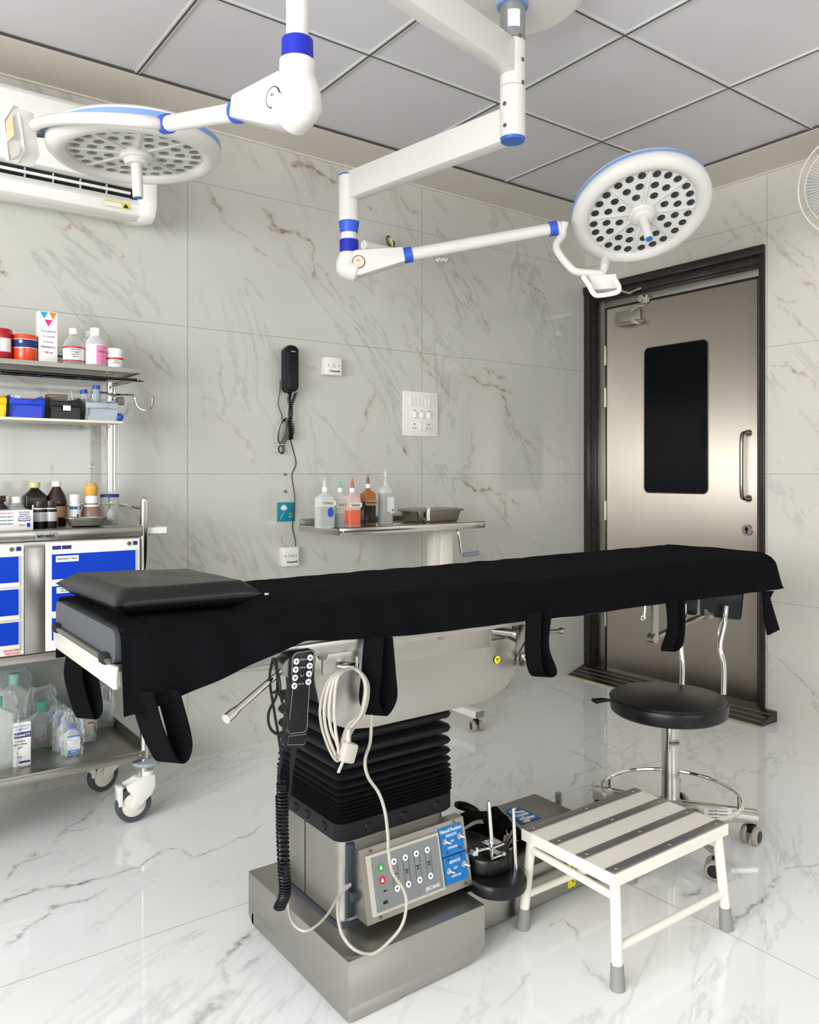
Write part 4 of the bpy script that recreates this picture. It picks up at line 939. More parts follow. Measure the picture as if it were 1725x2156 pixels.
t, x = can(53, 2.945, .0385, .092, M_tinor, 'orange tin with a blue band and white cross on the top shelf', M_tinor, [(.048, .074, M_navy), (.046, .048, M_paper), (.074, .076, M_paper)])
p0 = V((x - .02, 2.945 - .035, zt + .066)); part('white_cross', MB(frame(p0, (1, -.5, 0), ZA)).box((-.006, -.002, 0), (.006, .002, .002)).box((-.002, -.006, 0), (.002, .006, .002)), M_winkw, t)
bx_ = thing('medicine_carton', (atx(101, 2.92), 2.92, zt), 'tall white carton with blue, orange and pink triangles on the top shelf', 'carton')
xa, xb = atx(82, 2.92), atx(121, 2.92); hb = .178
part('carton_body', MB().box((xa, 2.92, zt), (xb, 2.965, zt + hb), .001), M_paper, bx_)
xc = (xa + xb) / 2; wv_ = xb - xa
def tri(c_, pts): return part('triangle_print', MB().prism(pts, 'y', 2.9195, 2.92), c_, bx_)
tri(mat('pr_blue', '1e9fe0', .5, noise=0), [(xa + .003, zt + hb - .003), (xc - .001, zt + hb - .003), (xa + wv_ * .28, zt + hb - .027)])
tri(mat('pr_orange', 'f08030', .5, noise=0), [(xc + .002, zt + hb - .003), (xb - .002, zt + hb - .003), (xa + wv_ * .76, zt + hb - .027)])
tri(mat('pr_pink', 'e0206c', .5, noise=0), [(xa + wv_ * .3, zt + hb - .029), (xa + wv_ * .74, zt + hb - .029), (xc, zt + hb - .052)])
for i, (s_, c_) in enumerate((('Paracetamol', M_rubg), ('1% Sterile', M_rubg), ('Solution', M_rubg), ('PARAVIVI A.C', M_navy), ('100 ml', M_red))):
    text(s_, bx_, V((xc, 2.9195, zt + hb - .068 - .018 * i)), XA, ZA, .010, c_, maxw=wv_ * .8)
M_clb = glassy('clear_bottle', 'f0f2f0', .3, .08, .14, 'dde0dc')
t = cbottle(atx(155, 2.93), 2.93, zt, [(.033, 0), (.0345, .004), (.0345, .068), (.03, .082), (.014, .104), (.013, .112)], 'clear plastic bottle with cream cap and red-bordered label on the top shelf', 'bottle', M_clb, bands=[(.0347, .014, .064, M_paper), (.035, .058, .064, M_red), (.035, .014, .018, M_red)], cap=([(.0145, .108), (.0145, .128), (.013, .13), (0, .13)], M_cream))
cbottle(atx(188, 3.02), 3.02, zt, [(.026, 0), (.027, .004), (.027, .09), (.022, .105), (.012, .118), (.012, .12)], 'plain white bottle mostly hidden behind the pink-labelled bottle', 'bottle', M_milky, cap=([(.014, .118), (.014, .14), (0, .14)], M_white))
t = cbottle(atx(201, 2.925), 2.925, zt, [(.034, 0), (.0355, .004), (.035, .07), (.032, .09), (.018, .108), (.015, .112)], 'milky bottle with a pink label and white cap on the top shelf', 'bottle', M_milky, bands=[(.0358, .008, .078, M_paper)], cap=([(.0165, .108), (.0185, .136), (.016, .138), (0, .138)], M_white))
xk = atx(201, 2.925)
part('pink_label', MB().grid(lambda u, v: V((xk, 2.925, zt + .009 + .066 * v)) + V((math.cos(a := math.radians(-100 + 75 * u)), math.sin(a), 0)) * .0361, 10, 2), mat('pink_lab', 'ea86b4', .45), t)
text('FORMALIN', t, V((xk + .016, 2.925 - .0368, zt + .052)), V((1, .3, 0)), ZA, .008, M_red)
cbottle(atx(242, 2.92), 2.92, zt, [(.027, 0), (.028, .003), (.0275, .048), (.026, .05)], 'short white jar with red text band at the right end of the top shelf', 'jar', M_white, name='jar', bands=[(.0283, .006, .034, M_paper), (.0285, .03, .037, M_red)], cap=([(.0275, .05), (.0285, .053), (.028, .068), (.026, .07), (0, .07)], M_white))
def minitext(px, Y, r, z, lines, size, m, w_):
    x_ = atx(px, Y); tgt = min((o for o in COL.objects if o.parent is None and 'label' in o and abs(o.location.x - x_) < .004 and abs(o.location.y - Y) < .004), key=lambda o: abs(o.location.z - z), default=None)
    if tgt is None: return
    for i, s_ in enumerate(lines): text(s_, tgt, V((x_ - .004, Y - r, z - i * size * 1.35)), V((1, -.12, 0)), ZA, size, m, maxw=w_)
minitext(155, 2.93, .0362, zt + .053, ('NORMAL SALINE', 'For irrigation', 'Batch No.', '500 ml'), .006, M_ink, .036)
minitext(242, 2.92, .029, zt + .025, ('Capsules', '30 x 500 mg'), .005, M_ink, .03)
# --- middle shelf bins
zm = 1.347
def bin_(px0, px1, label, m, hh=.075, y0=2.885, y1=3.03, lip=True):
    xa, xb = atx(px0, y0), atx(px1, y0); t = thing('storage_bin', ((xa + xb) / 2, (y0 + y1) / 2, zm), label, 'storage bin')
    w_ = .003; ins = .012; hf = hh * .55
    mb = MB()
    mb.box((xa + ins, y0 + .012, zm), (xb - ins, y1, zm + w_))
    mb.prism([(xa + ins, zm), (xb - ins, zm), (xb - ins * .8, zm + hf), (xa + ins * .8, zm + hf)], 'y', y0 + .010, y0 + .014)
    mb.box((xa + ins * .4, y0 - .002, zm + hf), (xb - ins * .4, y0 + .013, zm + hf + .02), .003)
    for xx in (xa + ins * .6, xb - ins * .6 - w_): mb.prism([(y0, zm + hf * .6), (y0 - .001, zm + hf + .02), (y0 + .035, zm + hh), (y1, zm + hh), (y1, zm), (y0 + .012, zm)], 'x', xx, xx + w_)
    mb.box((xa + ins, y1 - w_, zm), (xb - ins, y1, zm + hh))
    part('bin_shell', mb, m, t)
    part('label_slot', MB().box(((xa + xb) / 2 - .02, y0 - .004, zm + hf + .003), ((xa + xb) / 2 + .02, y0 - .002, zm + hf + .017), .001), m, t)
    return t, xa, xb
M_binb = mat('bin_blue', '1f3fc4', .35, noise=.03); M_biny = mat('bin_yellow', 'f0c814', .35, noise=.03); M_bink = mat('bin_black', '121416', .35); M_bing = mat('bin_grey', 'a9b2b8', .4)
bin_(-60, 18, 'yellow plastic storage bin at the left end of the middle shelf', M_biny)
t, xa, xb = bin_(17, 98, 'blue plastic storage bin holding packets on the middle shelf', M_binb)
solo('paper_packet', MB(Matrix.Rotation(0, 4, 'Z')).box((xa + .025, 2.93, zm + .01), (xa + .045, 2.935, zm + .075)), M_paper, 'small white paper packet standing in the blue bin', 'packet')
solo('tablet_box', MB().box((xa + .062, 2.915, zm + .005), (xa + .085, 2.95, zm + .066), .001), mat('rb_red', 'd22a44', .4), 'small red box standing in the blue bin', 'box')
t, xa, xb = bin_(101, 178, 'black plastic storage bin piled with gauze rolls on the middle shelf', M_bink)
xk = (xa + xb) / 2
part('bin_label', MB().box((xk - .012, 2.8785, zm + .028), (xk + .012, 2.881, zm + .045)), M_paper, t)
gz = MB()
for k in range(5): gz.box((xa + .008, 2.915 + .002 * k, zm + .055 + .0065 * k), (xa + .07 + .001 * k, 2.975, zm + .061 + .0065 * k), .003)
solo('elastic_bandage', gz, mat('bandage_tan', '8b8071', .9, noise=.15, nscale=80), 'folded tan elastic bandage on top of the black bin', 'bandage')
for k in range(4):
    solo('gauze_twist', MB().tube(spl([(xa + .02 + .018 * k, 2.90, zm + .052), (xa + .028 + .018 * k, 2.905, zm + .058), (xa + .04 + .018 * k, 2.90, zm + .051)], 4), [.004, .006, .004, .005, .003, .006, .004, .003, .004][:9], 8), M_paper, 'small white wrapped gauze twist lying in the black bin', 'gauze', 'gauze twists in the black bin')
t, xa, xb = bin_(178, 252, 'grey plastic storage bin holding blue-capped sample tubes on the middle shelf', M_bing)
M_tube = glassy('tube_plastic', 'e8eef2', .35, .15, .3, 'cfd8de')
for i, (dx, tilt, up_, lab_) in enumerate(((.022, -.35, .062, 'leftmost sample tube leaning left in the grey bin'), (.028, -.18, .085, 'blue-capped sample tube leaning left in the grey bin'), (.048, .03, .1, 'tallest upright blue-capped sample tube in the grey bin'), (.062, -.45, .05, 'clear sample tube lying low at the right of the grey bin'))):
    M = Matrix.Translation(V((xa + dx, 2.93 + .012 * (i % 2), zm + .012))) @ Matrix.Rotation(tilt, 4, 'Y')
    t2 = thing('sample_tube', (xa + dx, 2.93, zm + .012), lab_, 'sample tube', 'sample tubes in the grey bin')
    part('tube_body', MB(M).lathe([(.001, 0), (.008, .004), (.0105, .012), (.011, up_)], n=18), M_tube, t2)
    if i in (1, 2): part('tube_cap', MB(M).lathe([(.0125, up_ - .001), (.0125, up_ + .013), (0, up_ + .014)], n=18), M_bluecap, t2)
solo('blue_cap', MB().sphere((atx(252, 2.9), 2.9, zm + .014), .014, (1, .8, 1)), M_bluecap, 'round blue plastic cap beside the grey bin at the shelf end', 'cap')
# --- deck things
zd = .985
gb_ = thing('glove_carton', (.37, 2.77, zd), 'white carton of medium latex gloves open on the trolley deck', 'carton')
gx1 = atx(70, 2.735); gx0 = gx1 - .235
part('carton_body', MB().box((gx0, 2.735, zd), (gx1, 2.85, zd + .062), .001), M_paper, gb_)
part('open_slot', MB().prism([(gx0 + .05, 2.76), (gx1 - .06, 2.76), (gx1 - .075, 2.80), (gx0 + .07, 2.80)], 'z', zd + .062, zd + .064), mat('slot_bl', '3a6890', .6), gb_)
part('size_label', MB().box((gx1 - .043, 2.7343, zd + .028), (gx1 - .008, 2.735, zd + .038)), M_navy, gb_)
text('MEDIUM', gb_, V((gx1 - .0255, 2.7338, zd + .033)), XA, ZA, .0085, M_winkw, bold=.0003)
for i, s_ in enumerate(('Latex Medical', 'Examination', 'Rubber Gloves')): text(s_, gb_, V((gx1 - .0255, 2.7345, zd + .056 - .0065 * i)), XA, ZA, .0058, M_navy)
text('100 pcs', gb_, V((gx1 - .032, 2.7345, zd + .016)), XA, ZA, .006, M_red)
part('hand_icon', MB().box((gx1 - .018, 2.7343, zd + .009), (gx1 - .009, 2.735, zd + .022)), M_dblue, gb_)
for i in range(4): text('Powdered latex examination gloves', gb_, V((gx1 - .10, 2.7345, zd + .054 - .011 * i)), XA, ZA, .006, (M_red, M_navy, M_navy, M_navy)[i], maxw=.09)
def small_vial(px, Y, r, h, m, capm, label, capw=.8, group=None, band=None):
    return cbottle(atx(px, Y), Y, zd, [(r * .95, 0), (r, .003), (r, h * .62), (r * .5, h * .8), (r * .5, h * .84)], label, 'bottle', m, cap=([(r * capw, h * .8), (r * capw, h), (0, h)], capm), bands=([(r * 1.02, h * .15, h * .5, band)] if band else []))
small_vial(-2, 2.89, .026, .105, M_amber, M_amber, 'small brown bottle behind the glove carton at the left frame edge')
small_vial(14, 2.96, .02, .1, M_clb, M_white, 'clear vial with white cap behind the glove carton', band=M_paper)
small_vial(35, 2.90, .026, .1, M_clb, M_white, 'clear wide vial with large white cap behind the glove carton', capw=.62)
rbottle(atx(73, 2.93), 2.93, zd, .072, .06, .125, (.014, .012), .018, 'large square black bottle with a cream cap on the trolley deck', 'bottle', mat('bottle_blk', '1c1716', .3), mat('cap_cream', 'd6c98c', .4), capr=.0175, labels=[(.3, .02, .98, .78, M_paper), (.32, .5, .55, .62, mat('lab_or', 'e89a30', .5))], square=.15)
t = cbottle(atx(119, 2.92), 2.92, zd, [(.033, 0), (.034, .004), (.0335, .07), (.0345, .078), (.0335, .085), (.03, .1), (.013, .13), (.0125, .135)], 'dark red-brown bottle with a white cap and tan label on the trolley deck', 'bottle', M_amber, bands=[(.0347, .028, .066, mat('lab_tan', 'b58d62', .5))], cap=([(.0145, .132), (.0145, .15), (0, .151)], M_white))
for px, lab_ in ((83, 'small black bottle with silver label beside the glove carton'), (107, 'small black bottle with silver label in front of the red-brown bottle')):
    x = atx(px, 2.80); t = thing('bottle', (x, 2.80, zd), lab_, 'bottle')
    part('bottle_body', MB().lathe([(.018, 0), (.019, .003), (.019, .058), (.0175, .062), (.0165, .066)], (x, 2.8, zd), 26), M_black, t)
    part('cap', MB().lathe([(.0165, .066), (.017, .068), (.0155, .087), (0, .088)], (x, 2.8, zd), 26), mat('cap_brown', '2b2522', .3), t)
    part('label_sticker', MB().lathe([(.0192, .022), (.0192, .052)], (x, 2.8, zd), 26), mat('silver_label', 'cfd0d2', .35, .2), t)
    part('seal_ring', MB().lathe([(.0178, .061), (.0178, .065)], (x, 2.8, zd), 26), M_paper, t)
t = cbottle(atx(158, 2.86), 2.86, zd, [(.018, 0), (.0185, .003), (.0185, .07), (.0165, .078)], 'white antiseptic spray bottle with blue cross band on the trolley deck', 'bottle', M_white, bands=[(.0187, .056, .066, mat('lab_blue', '1560b0', .4))], cap=([(.0165, .078), (.017, .08), (.0165, .106), (0, .107)], M_white))
xk = atx(158, 2.86); part('white_cross', MB().box((xk + .003, 2.86 - .0195, zd + .059), (xk + .010, 2.86 - .0185, zd + .0625)).box((xk + .005, 2.86 - .0195, zd + .057), (xk + .008, 2.86 - .0185, zd + .0645)), M_winkw, t)
ss = MB()
for k in range(4): ss.prism([(xk - .008 + .003 * k, zd + .008), (xk - .0065 + .003 * k, zd + .008), (xk + .0035 + .0015 * k, zd + .04), (xk + .0025 + .0015 * k, zd + .04)], 'y', 2.86 - .0195, 2.86 - .0185)
part('stripe_print', ss, mat('lab_blue', '1560b0', .4), t)
xk = atx(192, 2.88)
fl_t = cbottle(xk, 2.88, zd, [(.026, 0), (.0325, .01), (.034, .022), (.031, .045), (.026, .065), (.022, .078), (.022, .1)], 'brown half-filled plastic flask with yellow-orange collar holding forceps', 'flask', mat('flask_brown', '8f6f63', .35, noise=.12), name='flask', bands=[(.0265, .062, .07, M_paper), (.023, .07, .1, M_paper)])
part('flask_collar', MB().lathe([(.019, .1), (.021, .112), (.0235, .12), (.022, .134), (.0165, .138), (.0165, .143), (0, .144)], (xk, 2.88, zd), 26), mat('collar_yel', 'dda84e', .4), fl_t, 'yellow plastic collar')
solo('forceps', MB().tube([(xk, 2.88, zd + .1441), (xk + .001, 2.88, zd + .17), (xk + .002, 2.88, zd + .215)], [.0018, .002, .003], 8).tube([V((xk + .002, 2.88, zd + .2)) + V((.005 * math.cos(a), 0, .010 * math.sin(a))) for a in [i * math.pi / 8 for i in range(16)]], .0014, 6, True), M_dsteel, 'dark steel forceps standing upright in the yellow-collared flask', 'forceps')
xk = atx(231, 2.90); jr = thing('cotton_jar', (xk, 2.90, zd), 'clear plastic jar with dark blue lid holding white cotton', 'jar')
part('jar_body', MB().lathe([(.030, 0), (.0305, .003), (.0305, .096)], (xk, 2.9, zd), 32), M_clear, jr)
part('lid', MB().lathe([(.0315, .094), (.0315, .104), (0, .105)], (xk, 2.9, zd), 32), M_navy, jr)
cm = MB()
for k in range(14):
    a = random.random() * 6.28; r_ = random.random() * .014; cm.sphere((xk + .004 + r_ * math.cos(a), 2.9 + r_ * math.sin(a), zd + .013 + .018 * random.random() + (.018 if k < 3 else 0)), .011 + .003 * random.random(), n=8)
tag(solo('cotton_wool', cm, M_paper, 'white cotton wool bundled inside the clear jar with blue lid', 'cotton wool'), kind='stuff')
xk0, xk1 = atx(137, 2.76), atx(230, 2.76); kb = MB()
prof = [(.0, .001), (.62, .001), (.8, .006), (.93, .022), (.985, .028), (.99, .030), (1.05, .031), (1.05, .032), (.96, .031), (.9, .022), (.78, .008), (.6, .003), (0, .003)]
cxk = (xk0 + xk1) / 2; rx = (xk1 - xk0) / 2 / 1.05; ry = .045
def kbf(r, z, j, n=40):
    a = 2 * math.pi * j / n; x = math.cos(a); y = math.sin(a); yy = y * ry * r; xx = x * rx * r
    return V((cxk + xx, 2.77 + yy + .014 * (1 - (x * r) ** 2), zd + z))
kb.rings([[kbf(r, z, j) for j in range(40)] for r, z in prof], True)
solo('kidney_dish', kb, M_steel, 'shallow stainless steel kidney dish at the front of the trolley deck', 'dish')

# --- lower shelf things
zl = .235
def ivbottle(px, Y, w_, h, label, capm, lbls=(), wrap=False, name='saline_bottle', d=.05, caph=.03):
    return rbottle(atx(px, Y), Y, zl, w_, d, h, (.014, .012), caph, label, 'saline bottle', M_milky, capm, name=name, labels=lbls, capr=.018, rot=0, square=.3)
M_mint = mat('cap_mint', '57b99a', .4); M_mint2 = mat('cap_mint_pale', 'a9dccb', .4); M_cb = mat('cap_royal', '2458c8', .4); M_cg = mat('cap_lime', '7cc03c', .4)
def bag(parent, x, y, w_, d, h):
    random.seed(int(x * 1000 + y * 100))
    def f(u, v):
        a = 2 * math.pi * u; k = 1 - .25 * max(0, v - .7) / .3; n_ = .004 * (math.sin(a * 5 + v * 9) + math.sin(a * 11 - v * 17) + math.sin(a * 3 + v * 31))
        ca, sa = math.cos(a), math.sin(a); sgn = lambda q: math.copysign(abs(q) ** .55, q)
        return V((x + sgn(ca) * (w_ / 2 * k + n_ * .6), y + sgn(sa) * (d / 2 * (1 - .75 * max(0, v - .6) / .4) + n_), zl + .001 + h * v))
    return part('plastic_wrap', MB().grid(f, 48, 16, True), M_wrap, parent, 'crinkled clear wrapper')
t = ivbottle(-8, 2.80, .10, .19, 'large milky saline bottle at the left frame edge on the lower shelf', M_mint, caph=.03); bag(t, atx(-8, 2.80), 2.80, .13, .08, .235)
t = ivbottle(30, 3.03, .085, .2, 'wrapped saline bottle with pale green cap standing behind the paracetamol carton', M_mint2, caph=.035); bag(t, atx(30, 3.03), 3.03, .12, .07, .25)
nb = thing('infusion_carton', (atx(45, 2.78), 2.80, zl), 'white and navy paracetamol infusion carton standing on the lower shelf', 'carton')
xa, xb = atx(28, 2.775), atx(65, 2.775)
part('carton_body', MB().box((xa, 2.775, zl), (xb, 2.83, zl + .138), .001), M_paper, nb)
part('name_band', MB().box((xa + .002, 2.7744, zl + .090), (xb, 2.775, zl + .108)), M_navy, nb); part('foot_band', MB().box((xb - .034, 2.7744, zl + .01), (xb - .002, 2.775, zl + .016)), M_navy, nb)
text('Neomol I.V.', nb, V(((xa + xb) / 2, 2.774, zl + .099)), XA, ZA, .012, M_winkw, maxw=.048, bold=.0003)
text('PARACETAMOL\nINFUSION IP', nb, V(((xa + xb) / 2, 2.7745, zl + .122)), XA, ZA, .0095, mat('lilac_ink', 'a8a6cc', .5, noise=0), maxw=.05)
for i, s_ in enumerate(('Paracetamol', 'Infusion 1000mg', '100 ml')): text(s_, nb, V(((xa + xb) / 2 - .006, 2.7745, zl + .08 - .01 * i)), XA, ZA, .006, M_ink, maxw=.04)
text('100 ml', nb, V((xa + .016, 2.7745, zl + .03)), XA, ZA, .006, M_ink)
t = ivbottle(87, 2.95, .082, .115, 'clear saline bottle with green cap and printed label on the lower shelf', M_mint, [(.12, .12, .78, .95, M_clear)], d=.05, caph=.032); bag(t, atx(87, 2.95), 2.95, .10, .07, .2)
xk = atx(80, 2.95); part('label_print', MB().box((xk - .018, 2.9235, zl + .025), (xk + .022, 2.9245, zl + .082)), mat('lab_grey', 'c4c8c4', .5, noise=.3, nscale=150), t)
part('orange_print', MB().box((xk - .018, 2.923, zl + .025), (xk - .004, 2.9236, zl + .033)).box((xk + .006, 2.923, zl + .033), (xk + .016, 2.9236, zl + .042)), mat('pr_or2', 'e86a4c', .5), t)
blues = []
for i, (px, Y, lab_, cm_) in enumerate(((112, 2.97, 'wrapped small infusion bottle with blue cap, rearmost beside the green-capped bottle', M_cb), (122, 2.92, 'wrapped small infusion bottle with blue cap, second from the back of the row', M_cb), (133, 2.86, 'wrapped small infusion bottle behind the front blue-labelled bottle', M_cb))):
    t = rbottle(atx(px, Y), Y, zl, .042, .034, .085, (.009, .01), .014, lab_, 'infusion bottle', M_milky, cm_, name='infusion_bottle', labels=[(.1, .1, .9, .9, M_paper), (.1, .1, .9, .28, mat('lab_b2', '2a7fc8', .4))], capr=.010); bag(t, atx(px, Y), Y, .058, .05, .135)
t = rbottle(atx(152, 2.80), 2.80, zl, .048, .034, .08, (.009, .012), .014, 'wrapped infusion bottle with blue cap and blue-banded label at the front of the lower shelf', 'infusion bottle', M_milky, M_cb, name='infusion_bottle', labels=[(.1, .08, .92, 1.1, M_paper), (.1, .08, .92, .3, mat('lab_b2', '2a7fc8', .4)), (.1, .98, .92, 1.08, mat('lab_b2', '2a7fc8', .4))], capr=.010); bag(t, atx(152, 2.80), 2.80, .064, .05, .14)
text('DNS', t, V((atx(152, 2.8), 2.7802, zl + .0125)), XA, ZA, .008, M_winkw)
t = rbottle(atx(182, 2.90), 2.90, zl, .042, .034, .09, (.009, .012), .014, 'infusion bottle with lime cap and cream label beside the hanging strap', 'infusion bottle', M_milky, M_cg, name='infusion_bottle', labels=[(.1, .05, .95, 1.1, mat('lab_cream', 'd6d4c2', .5)), (.5, .9, .9, 1.0, M_red)], capr=.010); bag(t, atx(182, 2.9), 2.90, .058, .05, .15)
t = rbottle(atx(212, 3.04), 3.04, zl, .075, .045, .1, (.008, .02), .03, 'wrapped clear saline bottle at the far right corner of the lower shelf', 'saline bottle', M_milky, M_milky, name='saline_bottle', capr=.007, labels=[(.3, .3, .75, .85, M_clear)]); bag(t, atx(212, 3.04), 3.04, .09, .06, .15)

# ------------------------------------------------------------------ MAYO TABLE
MZ = .945; my0, my1 = 2.735, 3.06; mx0, mx1 = 1.675, 2.45
mt = thing('instrument_table', (2.3, 2.95, 0), 'steel-topped instrument table on a cream post against the back wall', 'table')
part('table_top', MB().box((mx0, my0, MZ - .004), (mx1, my1, MZ), .001).box((mx0, my0, MZ - .03), (mx1, my0 + .004, MZ), .001).box((mx1 - .004, my0, MZ - .03), (mx1, my1, MZ), .001).box((mx0, my0, MZ - .03), (mx0 + .004, my1, MZ), .001), M_pol, mt)
part('back_lip', MB().box((mx0 + .0, my1 - .004, MZ - .03), (mx1, my1, MZ + .022), .001), M_steel, mt)
for x in (mx0 + .02, mx1 - .02): part('corner_screw', MB().sphere((x, my0 - .001, MZ - .015), .004, (1, .5, 1), 8), M_chrome, mt)
part('post', MB().box((2.29, 2.91, .07), (2.33, 2.96, MZ - .005), .004).box((2.33, 2.90, .07), (2.40, 2.97, MZ - .005), .008), M_cream, mt)
part('crank', MB().tube(spl([(2.40, 2.93, MZ - .05), (2.43, 2.92, MZ - .05), (2.437, 2.91, MZ - .06), (2.445, 2.9, MZ - .145), (2.455, 2.9, MZ - .165)], 5), .006, 10), M_chrome, mt)
part('crank_grip', MB().cyl((2.455, 2.895, MZ - .167), (2.53, 2.87, MZ - .160), .011, n=16), mat('grip_grey', '7d848c', .4), mt)
part('base_frame', MB().box((2.38, 2.72, .062), (2.43, 3.14, .092), .002).box((1.70, 2.72, .062), (1.75, 3.14, .092), .002).box((1.7, 2.93, .062), (2.42, 2.97, .092), .002), M_white, mt)
part('end_plug', MB().box((2.381, 2.717, .063), (2.429, 2.722, .091)), M_rubg, mt)
def twin_castor(x, y, parent, R=.026, ang=0, m=None):
    M = Matrix.Translation(V((x, y, 0))) @ Matrix.Rotation(ang, 4, 'Z')
    c = link('castor', MB(M).box((-.016, -.012, R * 1.2), (.012, .012, R * 2.15), .004).cyl((0, 0, R * 2.1), (0, 0, R * 2.7), .007, n=12).bm, M_black, parent)
    for s in (-1, 1):
        part('wheel', MB(M).lathe([(0, s * .009), (R * .9, s * .009), (R, s * .012), (R, s * .02), (R * .85, s * .026), (R * .66, s * .0268)], (-.008, 0, R), 28, (0, 1, 0)), mat('wheel_rim', 'a8a294', .5), c)
        part('wheel_face', MB(M).lathe([(R * .68, s * .0268), (R * .6, s * .0285), (0, s * .029)], (-.008, 0, R), 24, (0, 1, 0)), M_black, c)
    return c
for (x, y) in ((2.405, 2.745), (2.405, 3.115), (1.725, 2.745), (1.725, 3.115)): twin_castor(x, y, mt, .024, 1.2)

def pbottle(px, Y, label, liqm, lf_, tipm, w_=.062, h=.135, lbl=None, text_=None, body=M_milky, tip2=None):
    x = atx(px, Y)
    t = rbottle(x, Y, MZ, w_, .05, h, (.0095, .014), .018, label, 'wash bottle', body, M_white, name='wash_bottle', liquid=(lf_, liqm), capr=.0115, square=.22, capname='collar')
    part('nozzle', MB().lathe([(.0075, h + .02), (.0065, h + .045), (.0045, h + .047), (.003, h + .05), (.0015, h + .064), (0, h + .065)], (x, Y, MZ), 16), tipm, t)
    if lbl is not None:
        for (a, b, m) in lbl: part('tape_label', MB().box((x - w_ / 2 - .0008, Y - .0262, MZ + a), (x + w_ / 2 + .0008, Y - .0252, MZ + b)), m, t)
    if text_:
        for (s_, z_, sz, m) in text_: text(s_, t, V((x, Y - .0267, MZ + z_)), XA, ZA, sz, m, maxw=w_ * .85)
    return t
M_lq0 = glassy('liquid_clear', 'e8ebe8', .3, .1, .35, 'd4d8d4'); M_lq1 = mat('liquid_red', 'dc6a4c', .2); M_lq2 = mat('liquid_brown', '2c221e', .2)
M_tape = mat('tape_cream', 'ddd9c6', .6, noise=.08)
t = pbottle(684, 2.79, 'milky wash bottle with blue logo label, first from the left on the instrument table', M_lq0, .75, M_milky, .072, .14, [(.088, .108, M_tape)], [('STERILE', .098, .014, M_navy)])
xk = atx(684, 2.79) + .012; part('blue_logo', MB().lathe([(0, 0), (1, 0), (1, .001), (0, .001)], n=4) if False else MB().prism([(xk + .014 * math.cos(a), MZ + .062 + .02 * math.sin(a)) for a in [i * math.pi / 12 for i in range(24)]], 'y', 2.7638, 2.7648), mat('logo_blue', '2450b0', .4), t)
pbottle(716, 2.83, 'milky wash bottle marked H2O2 with green tip, second from the left', M_lq0, .5, mat('tip_green', '7fc0a0', .4), .062, .135, [(.078, .098, M_tape)], [('H₂O₂' if False else 'H2O2', .088, .016, M_ink)])
pbottle(742, 2.80, 'wash bottle half filled with red-orange liquid and orange collar', M_lq1, .62, mat('tip_or', 'b8664a', .4), .06, .135, [(.078, .098, M_tape)], [('Savlon', .088, .016, M_ink)], body=glassy('pinkish_plastic', 'fbeae6', .3, .2, .4, 'ecd2cc'))
pbottle(775, 2.86, 'dark brown povidone wash bottle with orange neck, fourth from the left', M_lq2, .8, mat('tip_brown', '8a5a34', .4), .058, .15, [(.082, .104, mat('tape_brn', 'b09068', .6))], [('Betadine', .094, .016, M_ink)], body=glassy('amber_plastic', 'd89a58', .3, .2, .55, 'b87838'))
t = rbottle(atx(812, 2.87), 2.87, MZ, .068, .045, .165, (.009, .014), 0, 'tall clear saline bottle with printed label, tallest on the instrument table', 'saline bottle', M_milky, M_milky, name='saline_bottle', liquid=(.95, M_lq0), square=.45)
xk = atx(812, 2.87); part('nozzle', MB().lathe([(.010, .176), (.007, .186), (.004, .19), (.004, .2), (.0075, .202), (.006, .225), (.002, .228), (.002, .238), (0, .239)], (xk, 2.87, MZ), 16), M_milky, t)
part('label_sticker', MB().box((xk - .006, 2.8455, MZ + .045), (xk + .028, 2.8465, MZ + .115)), mat('lab_w3', 'dcdedc', .5, noise=.12, nscale=200), t)
part('label_print', MB().box((xk - .005, 2.845, MZ + .047), (xk + .004, 2.8456, MZ + .052)).box((xk + .016, 2.845, MZ + .055), (xk + .026, 2.8456, MZ + .062)), M_red, t)
# steel tray with lid
tx0, tx1 = atx(852, 2.90), atx(978, 2.80); tt = thing('instrument_tray', ((tx0 + tx1) / 2, 2.86, MZ), 'covered stainless steel instrument tray with white tape on the instrument table', 'tray')
def rr_ring(a, z, r=.025): return [V((p[0], p[1], z)) for p in rrect(tx0 + a, 2.79 + a, tx1 - a, 2.97 - a, r, 5)]
part('tray_body', MB().rings([rr_ring(.022, MZ + .001), rr_ring(.018, MZ + .006), rr_ring(.01, MZ + .046), rr_ring(.001, MZ + .048), rr_ring(.001, MZ + .05)]), M_dsteel, tt)
part('tray_lid', MB().rings([rr_ring(.0, MZ + .05), rr_ring(-.003, MZ + .051), rr_ring(.0, MZ + .056), rr_ring(.02, MZ + .062)]), M_steel, tt)
part('tape_strip', MB().ribbon(spl([(tx0 + .05, 2.789, MZ + .01), (tx0 + .045, 2.785, MZ + .048), (tx0 + .06, 2.80, MZ + .0635), (tx0 + .12, 2.9, MZ + .065), (tx0 + .13, 2.96, MZ + .062)], 5), (.016, 0, .002), .001), M_paper, tt, 'white tape strip')

